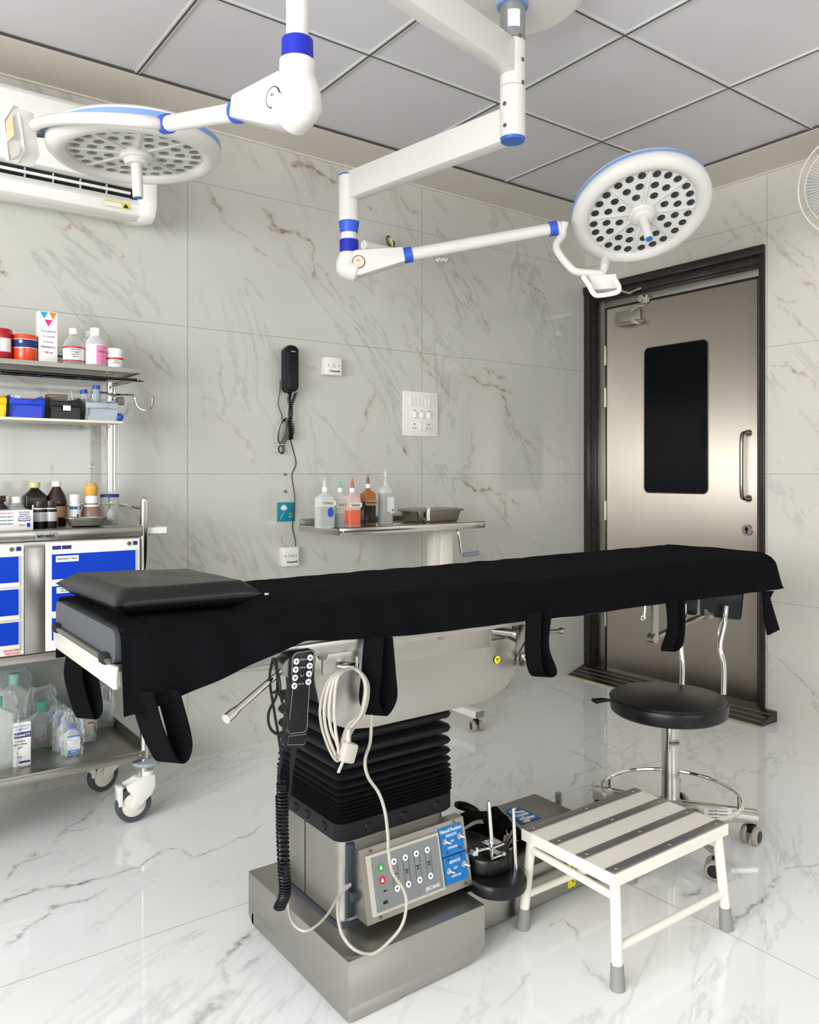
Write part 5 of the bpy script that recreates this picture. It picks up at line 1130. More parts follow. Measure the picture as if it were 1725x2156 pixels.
# ------------------------------------------------------------------ OPERATING TABLE
ot = thing('operating_table', (1.1, 1.69, 0), 'stainless steel electric operating table with black bellows column in the middle of the room', 'operating table')
BX0, BX1, BY0, BY1, BZ = .902, 1.287, 1.436, 1.923, .132
side = [(BY0, BZ), (BY0, .045), (BY0 + .0, .0), (1.55, .0), (1.56, .014), (1.78, .014), (1.79, .03), (1.90, .065), (BY1, .085), (BY1, BZ)]
bs = MB()
bs.box((BX0, BY0, .03), (BX1, BY1, BZ), .003)
bs.prism([(BX0 + .0005, .034), (BX0 + .0005, .004), (BX0 + .02, .0), (1.03, .0), (1.04, .006), (1.22, .006), (1.262, .012), (BX1 - .0005, .034)], 'y', BY0 + .0005, BY1 - .02, .001)
bs.prism([(BY1 - .03, .034), (BY1 - .03, .004), (BY1 - .0005, .02), (BY1 - .0005, .034)], 'x', BX0 + .0005, BX1 - .01)
part('base', bs, M_steel2, ot)
part('base_tail', MB().box((BX1 - .01, 1.505, .018), (1.868, 1.845, .131), .006).box((BX1, 1.53, .0), (1.8, 1.82, .02)), M_steel, ot)
for x, y in ((1.93, 1.80),): part('floor_jack', MB().cyl((x, y, .0), (x, y, .012), .022, n=16).cyl((x, y, .01), (x, y, .13), .011, n=18).cyl((x + .03, y, .0), (x + .03, y, .03), .02, n=16), M_steel2, ot)
# blue logo plate on the tail
lp_ = MB().raw([PZ(x, y, .1322) for x, y in ((1063.2, 1706.4), (1083, 1698), (1095.6, 1699), (1139.7, 1721), (1103, 1733), (1098, 1735.5), (1085, 1725))], [tuple(range(7))])
lpo = part('logo_plate', lp_, M_pblue, ot, 'blue logo plate', smooth=False)
sg = MB()
for pts in ([(1074, 1711.5), (1087, 1702.5), (1104, 1709.5), (1076, 1712)], [(1086, 1720), (1112, 1713)], [(1094, 1726), (1125, 1719)], [(1100, 1720), (1110, 1726)], [(1102, 1731), (1115, 1727)]):
    sg.ribbon([PZ(x, y, .133) for x, y in pts], (0, .004, 0), .001) if False else sg.tube([PZ(x, y, .1328) for x, y in pts], .0045, 6, flat=1)
part('logo_strokes', sg, M_winkw, lpo)
part('yellow_sticker', MB().box((1.65, 1.5035, .03), (1.68, 1.505, .122)), M_yellow, ot, 'yellow arrow sticker')
part('arrow_print', MB().tube(spl([(1.673, 1.5032, .04), (1.662, 1.5032, .055), (1.662, 1.5032, .078), (1.67, 1.5032, .09)], 4), .0012, 6), M_ink, ot)
# column housing
KX0, KX1, KY0, KY1 = .955, 1.262, 1.552, 1.835
def crr(o, z, r=.03): return [V((p[0], p[1], z)) for p in rrect(KX0 - o, KY0 - o, KX1 + o, KY1 + o, r, 6)]
part('column_housing', MB().rings([crr(0, BZ), crr(0, .36)]), M_steel, ot)
part('housing_gasket', MB().rings([crr(.004, BZ), crr(.004, BZ + .008)]), mat('gasket', '343840', .5), ot)
part('housing_seam', MB().box((KX0 - .0008, 1.716, BZ + .01), (KX0 + .001, 1.7185, .36)), M_ink, ot)
# bellows
rs = []
zs = [.33, .336, .374]
rs.append(crr(.012, .33)); rs.append(crr(.016, .335)); rs.append(crr(.016, .372)); rs.append(crr(.004, .376))
z = .376; steps = [.0085] * 5 + [.0115, .014, .018, .023, .028, .034, .036, .036]
for i, s_ in enumerate(steps):
    out = .016 if i < 6 else .014; inn = -.004 if i < 6 else -.012
    rs.append(crr(inn, z + s_ * .05, .02)); rs.append(crr(out - .003, z + s_ * .3, .022)); rs.append(crr(out, z + s_ * .5, .022)); rs.append(crr(out - .003, z + s_ * .7, .022)); rs.append(crr(inn, z + s_ * .95, .02)); z += s_
rs.append(crr(0, z)); rs.append(crr(0, .72))
bel = part('bellows', MB().rings(rs), M_bellow, ot, 'black rubber accordion bellows', angle=60)
for (x, y, nx, ny) in ((KX0 - .016, 1.60, -1, 0), (KX0 - .016, 1.68, -1, 0), (KX0 - .016, 1.735, -1, 0), (1.02, KY0 - .016, 0, -1), (1.12, KY0 - .016, 0, -1), (1.22, KY0 - .016, 0, -1)):
    part('bellows_button', MB().cyl((x, y, .352), (x + nx * .004, y + ny * .004, .352), .011, .009, 16), M_bellow, bel)
# control box
def cbx(u, v, w_=0.0):   # u along X 0..1, v up 0..1 on the tilted face, w outward
    a = V((.985, 1.488, .157)); b = V((1.292, 1.488, .157)); c = V((.985, 1.524, .311))
    n = (b - a).cross(c - a).normalized(); n = n if n.y < 0 else -n
    return a + (b - a) * u + (c - a) * v + n * w_
cb = MB(); F = [cbx(0, 0), cbx(1, 0), cbx(1, 1), cbx(0, 1)]; Bk = [V((p.x, 1.552, p.z)) for p in F]
cb.rings([F, Bk])
cbo = part('control_box', cb, M_steel2, ot, smooth=False)
part('box_gasket', MB().box((.968, 1.545, .152), (.99, 1.556, .32), .003), mat('gasket', '343840', .5), ot)
def cbq(u0, v0, u1, v1, w0, w1): return MB().rings([[cbx(u0, v0, w0), cbx(u1, v0, w0), cbx(u1, v1, w0), cbx(u0, v1, w0)], [cbx(u0, v0, w1), cbx(u1, v0, w1), cbx(u1, v1, w1), cbx(u0, v1, w1)]])
fp = part('keypad_bezel', cbq(.05, .09, .72, .90, 0, .006), mat('bezel_beige', 'bdb9ab', .4), cbo)
kp = part('keypad', cbq(.08, .13, .70, .86, .006, .0075), M_grey, cbo, 'grey membrane keypad')
bp = part('switch_panel', cbq(.735, .12, .965, .93, 0, .003), M_pblue, cbo, 'blue manual position switch panel')
part('panel_divider', cbq(.735, .505, .965, .525, .003, .0036), M_ink, cbo)
ux = (cbx(1, 0) - cbx(0, 0)).normalized(); uv = (cbx(0, 1) - cbx(0, 0)).normalized(); nn = (cbx(0, 0, 1) - cbx(0, 0)).normalized()
def disc(u, v, r, w0, w1, m, name, parent, lab=None, n=22): return part(name, MB().cyl(cbx(u, v, w0), cbx(u, v, w1), r, n=n), m, parent, lab)
disc(.155, .70, .0085, .0075, .0085, M_green, 'unlock_button', kp, 'green unlock button'); disc(.155, .53, .0085, .0075, .0085, M_red, 'lock_button', kp, 'red lock button')
for v_ in (.70, .53): part('padlock_print', MB(frame(cbx(.155, v_, .0086), ux, uv)).box((-.003, -.004, 0), (.003, .001, .0004)).tube([V((.002 * math.cos(a), .001 + .003 * math.sin(a), .0002)) for a in [i * math.pi / 5 for i in range(6)]], .0005, 5), M_winkw, kp)
for i in range(4):
    u_ = .275 + .105 * i; vt, vb_ = .72 - .0 * i, .35
    part('rocker_outline', MB().tube([cbx(u_ + .026 * math.cos(a) * 1.0, (vt if math.sin(a) > 0 else vb_) + .05 * math.sin(a), .0078) for a in [j * math.pi / 10 + .0001 for j in range(20)]], .0004, 5, True), M_ink, kp)
    for (vv, sg_) in ((vt, 1), (vb_, -1)):
        b_ = disc(u_, vv, .0072, .0075, .0086, M_winkw, 'arrow_button', kp, 'round white arrow button')
        part('arrow_print', MB(frame(cbx(u_, vv, .0087), ux, uv)).prism([(-.0035, -.0025 * sg_), (.0035, -.0025 * sg_), (0, .0035 * sg_)], 'z', 0, .0004), M_ink, b_)
    part('position_icon', MB(frame(cbx(u_, .54, .0079), ux, uv)).box((-.006, .001, 0), (.006, .0025, .0004)).box((-.001, -.005, 0), (.001, .001, .0004)).box((-.004, -.0058, 0), (.004, -.0045, .0004)), M_ink, kp)
part('battery_icon', MB(frame(cbx(.16, .23, .0078), ux, uv)).box((-.006, -.003, 0), (.006, .003, .0004)).box((-.004, .003, 0), (-.002, .0045, .0004)).box((.002, .003, 0), (.004, .0045, .0004)), M_ink, kp)
part('plug_icon', MB(frame(cbx(.165, .38, .0078), ux, uv)).box((-.003, -.002, 0), (.003, .002, .0004)).tube([V((.003, 0, .0002)), V((.007, .001, .0002))], .0005, 5), M_ink, kp)
text('JIECANG', kp, cbx(.6, .19, .0079), ux, uv, .012, M_winkw, maxw=.042)
for (s_, v_, sz, f) in (('Manual Position', .875, .0115, 1), ('REMOTE', .80, .009, 0), ('OFF', .71, .007, 0), ('MANUAL', .625, .0075, 0), ('REMOTE', .42, .009, 0), ('OFF', .325, .007, 0), ('MANUAL', .22, .0075, 0)):
    text(s_, bp, cbx(.85, v_, .0034), ux, uv, sz, M_winkw, maxw=.066)
for (u_, v_) in ((.775, .735), (.925, .75), (.775, .315), (.93, .335)):
    sw_ = part('toggle_switch', MB().cyl(cbx(u_, v_, .003), cbx(u_, v_, .0055), .0075, n=6).cyl(cbx(u_, v_, .0055), cbx(u_, v_, .009), .005, n=16), M_chrome, cbo)
    part('toggle_lever', MB().tube([cbx(u_, v_, .008), cbx(u_ + .02, v_ - .02, .018)], [.0015, .0028], 8).sphere(cbx(u_ + .02, v_ - .02, .018), .003, n=8), M_chrome, sw_)
for (u_, v_) in ((.79, .57), (.92, .58), (.79, .46), (.92, .47)):
    part('position_icon', MB(frame(cbx(u_, v_, .0034), ux, uv)).box((-.005, .001, 0), (.005, .0022, .0004)).box((-.0008, -.004, 0), (.0008, .001, .0004)), M_ink, bp)
for (u_, v_) in ((.10, .95), (.90, .965), (.12, .045), (.93, .06)): part('panel_screw', MB().cyl(cbx(u_, v_, 0), cbx(u_, v_, .003), .0035, n=12), M_dsteel, cbo)
part('cable_gland', MB().cyl((.985, 1.535, .205), (.972, 1.535, .205), .011, n=16), mat('gasket', '343840', .5), ot)

# top frame and rails
RZ0_, RZ1_ = .780, .812
PX0_, PX1_ = .43, 2.585; PYN, PYF = 1.463, 1.906
part('side_rail', MB().box((PX0_ + .005, PYN - .004, RZ0_), (PX1_ - .03, PYN + .006, RZ1_ - .004), .002), M_steel2, ot)
part('side_rail', MB().box((PX0_ + .005, PYF - .006, RZ0_), (PX1_ - .03, PYF + .004, RZ1_ - .004), .002), M_steel2, ot)
part('head_end_plate', MB().box((PX0_ - .004, PYN - .004, .776), (PX0_ + .006, PYF + .004, .817), .002), mat('end_plate_steel', 'e6e2d6', .35, .5), ot, 'bright steel head end plate')
part('head_bar', MB().cyl((PX0_ - .006, PYN + .02, .823), (PX0_ - .006, PYF - .02, .823), .006, n=12), M_dsteel, ot)
for y in (1.51, 1.87): part('pad_strap', MB().box((PX0_ - .014, y - .018, .814), (PX0_ + .012, y + .018, .834), .006), M_blackm, ot)
part('top_plate', MB().box((PX0_ + .006, PYN + .007, .795), (PX1_ - .02, PYF - .007, .818), .002), M_steel, ot)
pd_ = MB()
for (a, b) in ((PX0_, .80), (.803, 1.62), (1.623, PX1_)):
    pd_.rings([[V((x_, p[0], p[1])) for p in rrect(PYN + .002, .818, PYF - .002, .880, .022, 5)] for x_ in (a + .0, a + .004, b - .004, b)])
part('mattress', pd_, M_pad, ot, 'grey foam mattress sections')
# shroud under the top
shp = [(.845, .795), (.845, .725), (.856, .675), (.878, .638), (.90, .62), (.93, .607), (.99, .60), (1.29, .60), (1.34, .605), (1.39, .625), (1.42, .655), (1.433, .695), (1.425, .735), (1.40, .748), (1.345, .748), (1.34, .795)]
so = part('shroud', MB().prism(shp, 'y', 1.475, 1.482, .002), M_steel2, ot)
part('lift_housing', MB().box((1.0, 1.484, .62), (1.40, 1.86, .795), .004), M_steel2, ot)
shp2 = [(x_ + (.16 if x_ < 1.1 else 0), z_) for x_, z_ in shp]
part('far_shroud', MB().prism(shp2, 'y', 1.885, 1.892, .002), M_steel2, ot)
part('shroud_fold', MB().box((.86, 1.470, .735), (1.335, 1.477, .785), .002), M_steel2, ot)
for p in (PY(680, 1379, 1.47), PY(930, 1338, 1.47)): part('rail_bolt', MB().cyl(p, p - YA * .004, .010, n=20).cyl(p - YA * .004, p - YA * .006, .005, n=12), M_steel, so)
yp = PY(1047, 1389, 1.473); ys_ = part('yellow_sticker', MB().cyl(yp, yp - YA * .001, .0095, n=24), M_yellow, ot, 'round yellow sticker')
part('sticker_print', MB().box((yp.x - .005, 1.4715, yp.z + .001), (yp.x + .005, 1.472, yp.z + .003)).box((yp.x - .001, 1.4715, yp.z - .005), (yp.x + .001, 1.472, yp.z + .002)), M_ink, ys_)
# linkage to leg section
part('link_rod', MB().cyl((1.335, 1.50, .772), (1.42, 1.475, .757), .011, n=16).cyl((1.42, 1.475, .757), (1.424, 1.468, .756), .014, n=16), M_steel, ot)
def bar(p0, p1, w_, y0, y1, m=M_steel, nm='link_arm'):
    p0 = V(p0); p1 = V(p1); d = (p1 - p0).normalized(); q = V((-d.z, 0, d.x)); pts = []
    for k in range(7): a = math.radians(90 + 180 * k / 6); pts.append(p0 + d * math.cos(a) * w_ + q * math.sin(a) * w_)
    for k in range(7): a = math.radians(-90 + 180 * k / 6); pts.append(p1 + d * math.cos(a) * w_ + q * math.sin(a) * w_)
    return part(nm, MB().prism([(p.x, p.z) for p in pts], 'y', y0, y1, .002), m, ot)
bar((1.445, 0, .69), (1.53, 0, .79), .021, 1.466, 1.474); bar((1.425, 0, .70), (1.48, 0, .79), .018, 1.50, 1.508, M_dsteel)
part('pivot_bolt', MB().cyl((1.448, 1.466, .697), (1.448, 1.458, .697), .011, n=16).cyl((1.448, 1.457, .697), (1.448, 1.455, .697), .005, n=10), M_chrome, ot)
k0, k1 = PY(1148, 1330, 1.6), PY(1182, 1328, 1.6)
part('release_knob', MB().cyl(PY(1120, 1333, 1.6), k1, .006, n=12).sphere(k1, .010, n=12), M_steel, ot)
part('gas_spring', MB().cyl((1.36, 1.62, .70), (1.62, 1.62, .80), .012, n=16), M_blackm, ot)
# leg clamp hardware at the foot section (vertical flat bar, cross bar, clamp handle)
a = PY(1352, 1302, 1.48)
part('eye_bolt', MB().cyl(PY(1359, 1276, 1.46), PY(1357, 1300, 1.46), .004, n=10).tube([PY(1354, 1300, 1.46) + V((.008 * math.cos(t_), 0, .008 * math.sin(t_))) for t_ in [i * math.pi / 6 for i in range(12)]], .003, 6, True), M_chrome, ot)
va, vb = PY(1381, 1278, 1.50), PY(1379, 1346, 1.50)
part('drop_bar', MB().box((va.x - .012, 1.50, vb.z), (va.x + .016, 1.508, .80), .002).cyl((vb.x, 1.495, vb.z + .002), (vb.x, 1.52, vb.z + .002), .014, n=16), M_steel, ot)
part('cross_bar', MB().tube([PY(1383, 1340, 1.52), PY(1440, 1313, 1.6), PY(1500, 1290, 1.62), PY(1528, 1276, 1.62)], .0095, 14), M_steel, ot)
cl2 = part('bar_clamp', MB().cyl(PY(1484, 1294, 1.60), PY(1506, 1290, 1.60), .020, n=20).box(PY(1472, 1262, 1.61), PY(1492, 1300, 1.63), .002), M_steel2, ot)
part('clamp_handle', MB().tube([PY(1500, 1296, 1.59), PY(1522, 1297, 1.585), PY(1517, 1310, 1.58), PY(1513, 1338, 1.58)], [.007, .007, .004, .004], 10).sphere(PY(1513, 1338, 1.58), .006, n=10), M_chrome, cl2)
# head clamp with long lever at the near side
c0 = PY(604, 1402, 1.44); e0 = PY(476, 1514, 1.36)
part('lever_clamp', MB().cyl(c0 + V((0, .03, 0)), c0 - V((0, .02, 0)), .02, n=20).tube([PY(478, 1412, 1.62), PY(530, 1405, 1.55), PY(565, 1398, 1.50), PY(600, 1395, 1.46)], [.006, .008, .013, .014], 16), M_steel, ot)
dd_ = (e0 - c0).normalized()
part('lever_rod', MB().cyl(c0 - dd_ * .03, e0 - dd_ * .02, .0062, n=14).cyl(e0 - dd_ * .035, e0 - dd_ * .02, .0065, .009, n=18).cyl(e0 - dd_ * .02, e0, .009, n=18), M_chrome, ot)
part('cable_hook', MB().cyl((.90, 1.47, .752), (.92, 1.43, .755), .009, n=16).cyl((.92, 1.43, .735), (.92, 1.43, .775), .0035, n=10), M_chrome, ot)

# ------------------------------------------------------------------ TABLE COVER (black cloth with webbing loops)
def hemz(x):   # near-side hem height
    pts = [(.44, .733), (.48, .738), (.60, .768), (.70, .796), (.80, .822), (.90, .812), (1.1, .80), (1.4, .795), (1.6, .788), (1.9, .786), (2.3, .778), (2.62, .772)]
    for (a, za), (b, zb) in zip(pts, pts[1:]):
        if x <= b: return za + (zb - za) * (x - a) / (b - a)
    return pts[-1][1]
def cover(u, v):
    """u along table, v across: 0 = near hem, 1 = far hem"""
    x = .438 + (2.602 - .438) * min(u / .96, 1)
    endf = max(0, (u - .96) / .04)
    zt_ = .886 + .004 * math.sin(x * 7) * .5 + (.006 * max(0, (x - 2.1)) / .5)
    hz = hemz(x); prof = [(PYN - .026, hz), (PYN - .018, (hz + .86) / 2), (PYN - .009, .866), (PYN + .008, .883), (PYN + .035, zt_), (1.58, zt_ + .001), (1.685, zt_ + .002), (1.79, zt_ + .001), (PYF - .035, zt_), (PYF - .008, .883), (PYF + .009, .866), (PYF + .016, .82), (PYF + .024, .745)]
    t = v * (len(prof) - 1); i = min(int(t), len(prof) - 2); f = t - i
    y = prof[i][0] * (1 - f) + prof[i + 1][0] * f; z = prof[i][1] * (1 - f) + prof[i + 1][1] * f
    wr = .0012 * math.sin(x * 31 + y * 12) * math.sin(x * 13 - y * 9) + .0009 * math.sin(x * 57 + y * 40)
    if z > .88: z += wr * .8
    else: y += wr * (1.6 if v < .5 else -1.6)
    # stitched creases across
    for sx_ in (.79, .93, 1.62, 1.93):
        if z > .87: z -= .0015 * math.exp(-((x - sx_) / .006) ** 2)
    if endf > 0:
        k = endf; x = 2.602 + .03 * math.sin(k * 1.57) + .006 * math.sin(y * 40) * k
        zb = .772
        z = z - (max(z - zb, 0)) * (1 - math.cos(k * 1.57)) if z > zb else z
    elif x > 2.55:
        q = (x - 2.55) / .052; z -= .010 * q * q * (1 if z > .8 else 0)
    return V((x, y, z))
def cover2(i, j, nu, nv): return cover(i, j)
cvm = MB().grid(cover, 260, 66)
cv = thing('table_cover', (1.5, 1.685, .89), 'black cloth cover with webbing loops spread over the operating table', 'table cover')
co = part('cover_cloth', cvm, M_fabric, cv, angle=70)
sd_ = co.modifiers.new('thick', 'SOLIDIFY'); sd_.thickness = .003; sd_.offset = 1
hb_ = MB()
hb_.grid(lambda u, v: (lambda c: V((c.x, c.y - .0045 * (1), c.z)))(cover(u * .958, v * .045)), 200, 3)
ho = part('hem_band', hb_, M_fabric, cv, angle=70)
eb_ = MB().grid(lambda u, v: (lambda c: V((c.x - .002 + .022 * v, c.y + (-.0035 if u < .2 else (.0035 if u > .85 else 0)), c.z + (.0042 if c.z > .87 else 0))))(cover(.0001 + .0105 * v, u)), 80, 3)
part('end_binding', eb_, M_strap, cv, angle=70)
def loop(px, Y, w_=.048, tilt=0.0):
    P = spl([PY(x, y, Y) for x, y in px], 8)
    return part('webbing_loop', MB().ribbon(P, lambda t: V((w_ * .62, -w_ * .75, 0)), .003), M_strap, cv)
loop([(298, 1455), (318, 1530), (345, 1590), (360, 1604), (375, 1590), (378, 1550), (352, 1450)], 1.435, .05, .018)
loop([(160, 1375), (155, 1425), (172, 1490), (183, 1512), (196, 1495), (192, 1450), (176, 1380)], 1.93, .05, .012)
loop([(788, 1340), (782, 1420), (778, 1475), (793, 1505), (815, 1470), (812, 1410), (806, 1340)], 1.425, .046, .016)
loop([(1124, 1290), (1122, 1370), (1130, 1415), (1145, 1424), (1157, 1412), (1140, 1360), (1146, 1290)], 1.425, .04, .012)
loop([(1414, 1258), (1418, 1320), (1405, 1366), (1415, 1368), (1426, 1355), (1430, 1320), (1430, 1255)], 1.43, .036, .012)
kk = [PX(1602, 1222, 2.615), PX(1632, 1246, 2.615), PX(1622, 1262, 2.612), PX(1613, 1262, 2.612), PX(1612, 1246, 2.612)]
part('corner_flap', MB().prism([(PY(1608, 1245, 1.44).x, PY(1608, 1245, 1.44).z), (PY(1630, 1244, 1.44).x, PY(1630, 1244, 1.44).z), (PY(1622, 1260, 1.44).x, PY(1622, 1260, 1.44).z), (PY(1642, 1326, 1.44).x, PY(1642, 1326, 1.44).z), (PY(1618, 1338, 1.44).x, PY(1618, 1338, 1.44).z), (PY(1611, 1300, 1.44).x, PY(1611, 1300, 1.44).z)], 'y', 1.438, 1.446, .002), M_strap, cv)

# ------------------------------------------------------------------ HEAD CUSHION
ca, cb2, cc2, cd2 = PZ(240, 1297, .900), PZ(112, 1238, .905), PZ(415, 1222, .91), PZ(560, 1262, .905)
def cush(u, v, s):
    p = ca * (1 - u) * (1 - v) + cd2 * u * (1 - v) + cb2 * (1 - u) * v + cc2 * u * v
    eu = min(u, 1 - u) * 2; ev = min(v, 1 - v) * 2
    h = (min(1, eu * 4.5) ** .5) * (min(1, ev * 4.5) ** .5)
    # edges pull inwards except at the corners
    pull = .012 * (1 - (2 * u - 1) ** 6) * (1 - min(1, ev * 4)) ; pull2 = .012 * (1 - (2 * v - 1) ** 6) * (1 - min(1, eu * 4))
    vv = (cb2 - ca).normalized(); uu = (cd2 - ca).normalized()
    p = p + vv * pull * (1 if v < .5 else -1) + uu * pull2 * (1 if u < .5 else -1)
    wr = .0009 * math.sin(u * 9 + v * 4) * math.sin(v * 7 + u * 3) * h
    return V((p.x, p.y, .916 + (.027 * h + wr if s > 0 else -.024 * h)))
cu_ = MB().grid(lambda u, v: cush(u, v, 1), 44, 44).grid(lambda u, v: cush(u, v, -1), 44, 44)
cuo = thing('head_cushion', (.62, 1.66, .895), 'flat black leatherette cushion on the head end of the table', 'cushion')
bmesh.ops.remove_doubles(cu_.bm, verts=cu_.bm.verts, dist=.0004)
part('cushion_body', cu_, M_leather, cuo, angle=80)
tipp = cush(1, 0, 1); part('zip_pull', MB().box(tipp - V((.004, .002, .002)), tipp + V((.006, .002, .002)), .001), M_chrome, cuo)

# ------------------------------------------------------------------ HANDSET REMOTE
rt = PY(634, 1366, 1.425); rb_ = PY(618, 1566, 1.425)
up = (rt - rb_).normalized(); rx_ = YA.cross(up) * -1; rx_ = (V((1, 0, 0)) - up * up.x).normalized(); 
hl = (rt - rb_).length
rm = thing('remote_control', tuple(rt), 'black handset remote control with round white buttons hanging on the table side', 'remote control')
RM = frame(rb_, rx_, up)   # z = x cross up -> -Y
prof_ = [(-.024, .0), (-.018, -.004), (.018, -.004), (.024, .002), (.0225, .05), (.021, hl * .62), (.0265, hl * .74), (.0275, hl * .97), (.02, hl), (-.02, hl - .004), (-.0275, hl * .93), (-.0265, hl * .74), (-.021, hl * .6), (-.0225, .05)]
ro = part('handset_body', MB(RM).prism(prof_, 'z', -.012, .012, .003), M_black, rm)
part('trim_line', MB(RM).tube([V((p[0] * .88, .028 + (p[1] - .0) * .84, .0125)) for p in prof_], .0006, 5, True).tube([V((p[0], p[1], .0125)) for p in [(-.02, .003), (.018, .0), (.02, .02), (-.019, .02)]], .0006, 5, True), mat('trim_grey', '8f9496', .5), rm)
for i in range(4):
    for s_ in (-1, 1):
        c = V((s_ * .0155 - .002 * 0, hl * (.93 - .085 * i) - .006 + .003 * s_, .012))
        bt = part('round_button', MB(RM).cyl(c, c + V((0, 0, .0015)), .0062, n=20), mat('btn_w', 'd6d8d4', .5), rm, 'round white button')
        part('button_icon', MB(RM).box(c + V((-.004, .0005, .0015)), c + V((.004, .0017, .0019))).box(c + V((-.001, -.003, .0015)), c + V((.001, .001, .0019))), M_ink, bt)
for i, s_ in enumerate(('HEIGHT', 'TREND', 'TILT', 'BACK')): text(s_, rm, RM @ V((0, hl * (.93 - .085 * i) - .006, .0125)), rx_, up, .005, mat('trim_grey', '8f9496', .5))
part('strain_relief', MB().tube([rb_ + V((.004, 0, .0)), PY(614, 1620, 1.425)], [.007, .004], 12), M_black, rm)
cord = spl([PY(614, 1618, 1.425), PY(612, 1660, 1.43), PY(606, 1700, 1.44), PY(600, 1745, 1.44), PY(598, 1800, 1.45), PY(597, 1850, 1.47)], 8)
part('straight_cord', MB().tube(cord, .0028, 8).tube(spl([PY(575, 1385, 1.42), PY(568, 1430, 1.41), PY(578, 1500, 1.41), PY(588, 1560, 1.41), PY(592, 1600, 1.42), PY(586, 1640, 1.42), PY(594, 1660, 1.42)], 8), .0028, 8)
     .tube(spl([PY(582, 1385, 1.41), PY(584, 1430, 1.405), PY(582, 1465, 1.405), PY(566, 1500, 1.405), PY(568, 1530, 1.405), PY(583, 1545, 1.405), PY(603, 1540, 1.40), PY(606, 1510, 1.40), PY(592, 1470, 1.40), PY(588, 1430, 1.405), PY(576, 1385, 1.415)], 8), .0028, 8), M_black, rm)
cl_ = [PY(592, 1648, 1.42), PY(594, 1700, 1.42), PY(595, 1760, 1.42), PY(598, 1830, 1.43), PY(600, 1880, 1.44), PY(588, 1912, 1.44)]
cs_ = spl(cl_, 120); co_ = []
for i, p in enumerate(cs_):
    a = i * .40; R_ = .0105 if i > 60 else .0075; co_.append(p + V((math.cos(a) * R_, math.sin(a) * R_, 0)))
part('coiled_cord', MB().tube(co_, .0026, 6), M_black, rm)
part('cord_tie', MB().tube([PY(583, 1458, 1.40) + V((.009 * math.cos(t_), .009 * math.sin(t_), .002 * math.sin(t_ * 2))) for t_ in [i * math.pi / 8 for i in range(16)]], .002, 6, True), M_black, rm)

# ------------------------------------------------------------------ MAINS CABLE
mc = thing('mains_cable', tuple(PY(745, 1412, 1.42)), 'looped pale grey mains cable with plug hung on the operating table', 'cable')
mm = MB()
for (xl, xr, yb, Yk) in ((676, 768, 1600, 1.415), (684, 775, 1592, 1.405), (694, 772, 1572, 1.40), (704, 770, 1585, 1.395)):
    pts = [PY(745, 1408, 1.425), PY((xl + 745) / 2 - 12, 1425, Yk), PY(xl, 1480, Yk), PY(xl + 2, 1530, Yk), PY((xl + 720) / 2, yb - 14, Yk), PY(715, yb, Yk), PY(733, yb - 45, Yk), PY(xr - 8, 1500, Yk), PY(xr, 1440, Yk)]
    mm.tube(spl(pts, 7, True), .0033, 8, True)
part('cable_loops', mm, M_cable, mc)
pc = PY(733, 1584, 1.385); pdn = V((-.35, 0, -1)).normalized()
pq = part('plug', MB(frame(pc, V((1, 0, -.35)), V((.35, 0, 1)))).box((-.016, -.02, -.012), (.016, .02, .012), .006), M_cable, mc, 'pale grey three-pin plug')
PM = frame(pc, V((1, 0, -.35)), V((.35, 0, 1)))
part('plug_pin', MB(PM).cyl((-.006, -.019, 0), (-.010, -.042, 0), .0035, n=12), M_chrome, pq); part('plug_pin', MB(PM).cyl((-.014, -.010, 0), (-.028, -.014, 0), .003, n=12), M_chrome, pq)
part('plug_boot', MB(PM).cyl((-.006, .018, 0), (-.014, .045, 0), .006, .004, 12), M_cable, pq)
fcb = [(782, 1505, 1.42), (780, 1560, 1.42), (769, 1600, 1.42), (775, 1635, 1.43), (798, 1670, 1.44), (811, 1710, 1.44), (817, 1760, 1.44), (818, 1790, 1.445), (826, 1835, 1.44), (848, 1870, 1.435), (856, 1900, 1.43), (848, 1945, 1.43), (822, 1980, 1.432), (785, 2008, 1.437), (748, 2000, 1.45), (722, 1970, 1.475), (712, 1930, 1.50), (713, 1895, 1.52), (722, 1872, 1.53), (738, 1862, 1.535)]
part('free_cable', MB().tube(spl([PY(*p) for p in fcb], 8), .0036, 10), M_cable, mc)
fc2 = [(738, 1864, 1.535), (715, 1885, 1.52), (690, 1925, 1.49), (665, 1950, 1.47), (640, 1960, 1.47), (618, 1945, 1.50), (608, 1915, 1.55), (606, 1870, 1.60)]
sc_ = solo('control_cable', MB().tube(spl([PY(*p) for p in fc2], 8), .0028, 10), M_cable, 'thin pale grey cable drooping from the control box to the base', 'cable')

# ------------------------------------------------------------------ PADS AND CLAMPS BY THE BASE (accessories)
def pad(name, cxp, cyp, z0, rx, ry, th, label, rot=0.0):
    t = thing(name, (cxp, cyp, z0), label, 'pad')
    M = Matrix.Translation(V((cxp, cyp, z0))) @ Matrix.Rotation(rot, 4, 'Z')
    def ring(k, z): return [V((p[0] * k, p[1] * k, z)) for p in rrect(-rx, -ry, rx, ry, min(rx, ry) * .92, 8)]
    part('pad_body', MB(M).rings([ring(.9, 0), ring(.98, th * .12), ring(1, th * .4), ring(1, th * .75), ring(.95, th * .95), ring(.85, th)]), M_leather, t)
    return t, M
t1, Mp = pad('arm_pad', 1.365, 1.525, .132, .072, .12, .036, 'black oval pad lying lowest on the table base beside the step stool', -.05)
p0 = PY(1102, 1857, 1.44)
part('support_rod', MB().cyl((1.405, 1.455, .166), (1.398, 1.455, .325), .0058, .0045, 14).sphere((1.398, 1.455, .325), .0045, n=10), M_chrome, t1)
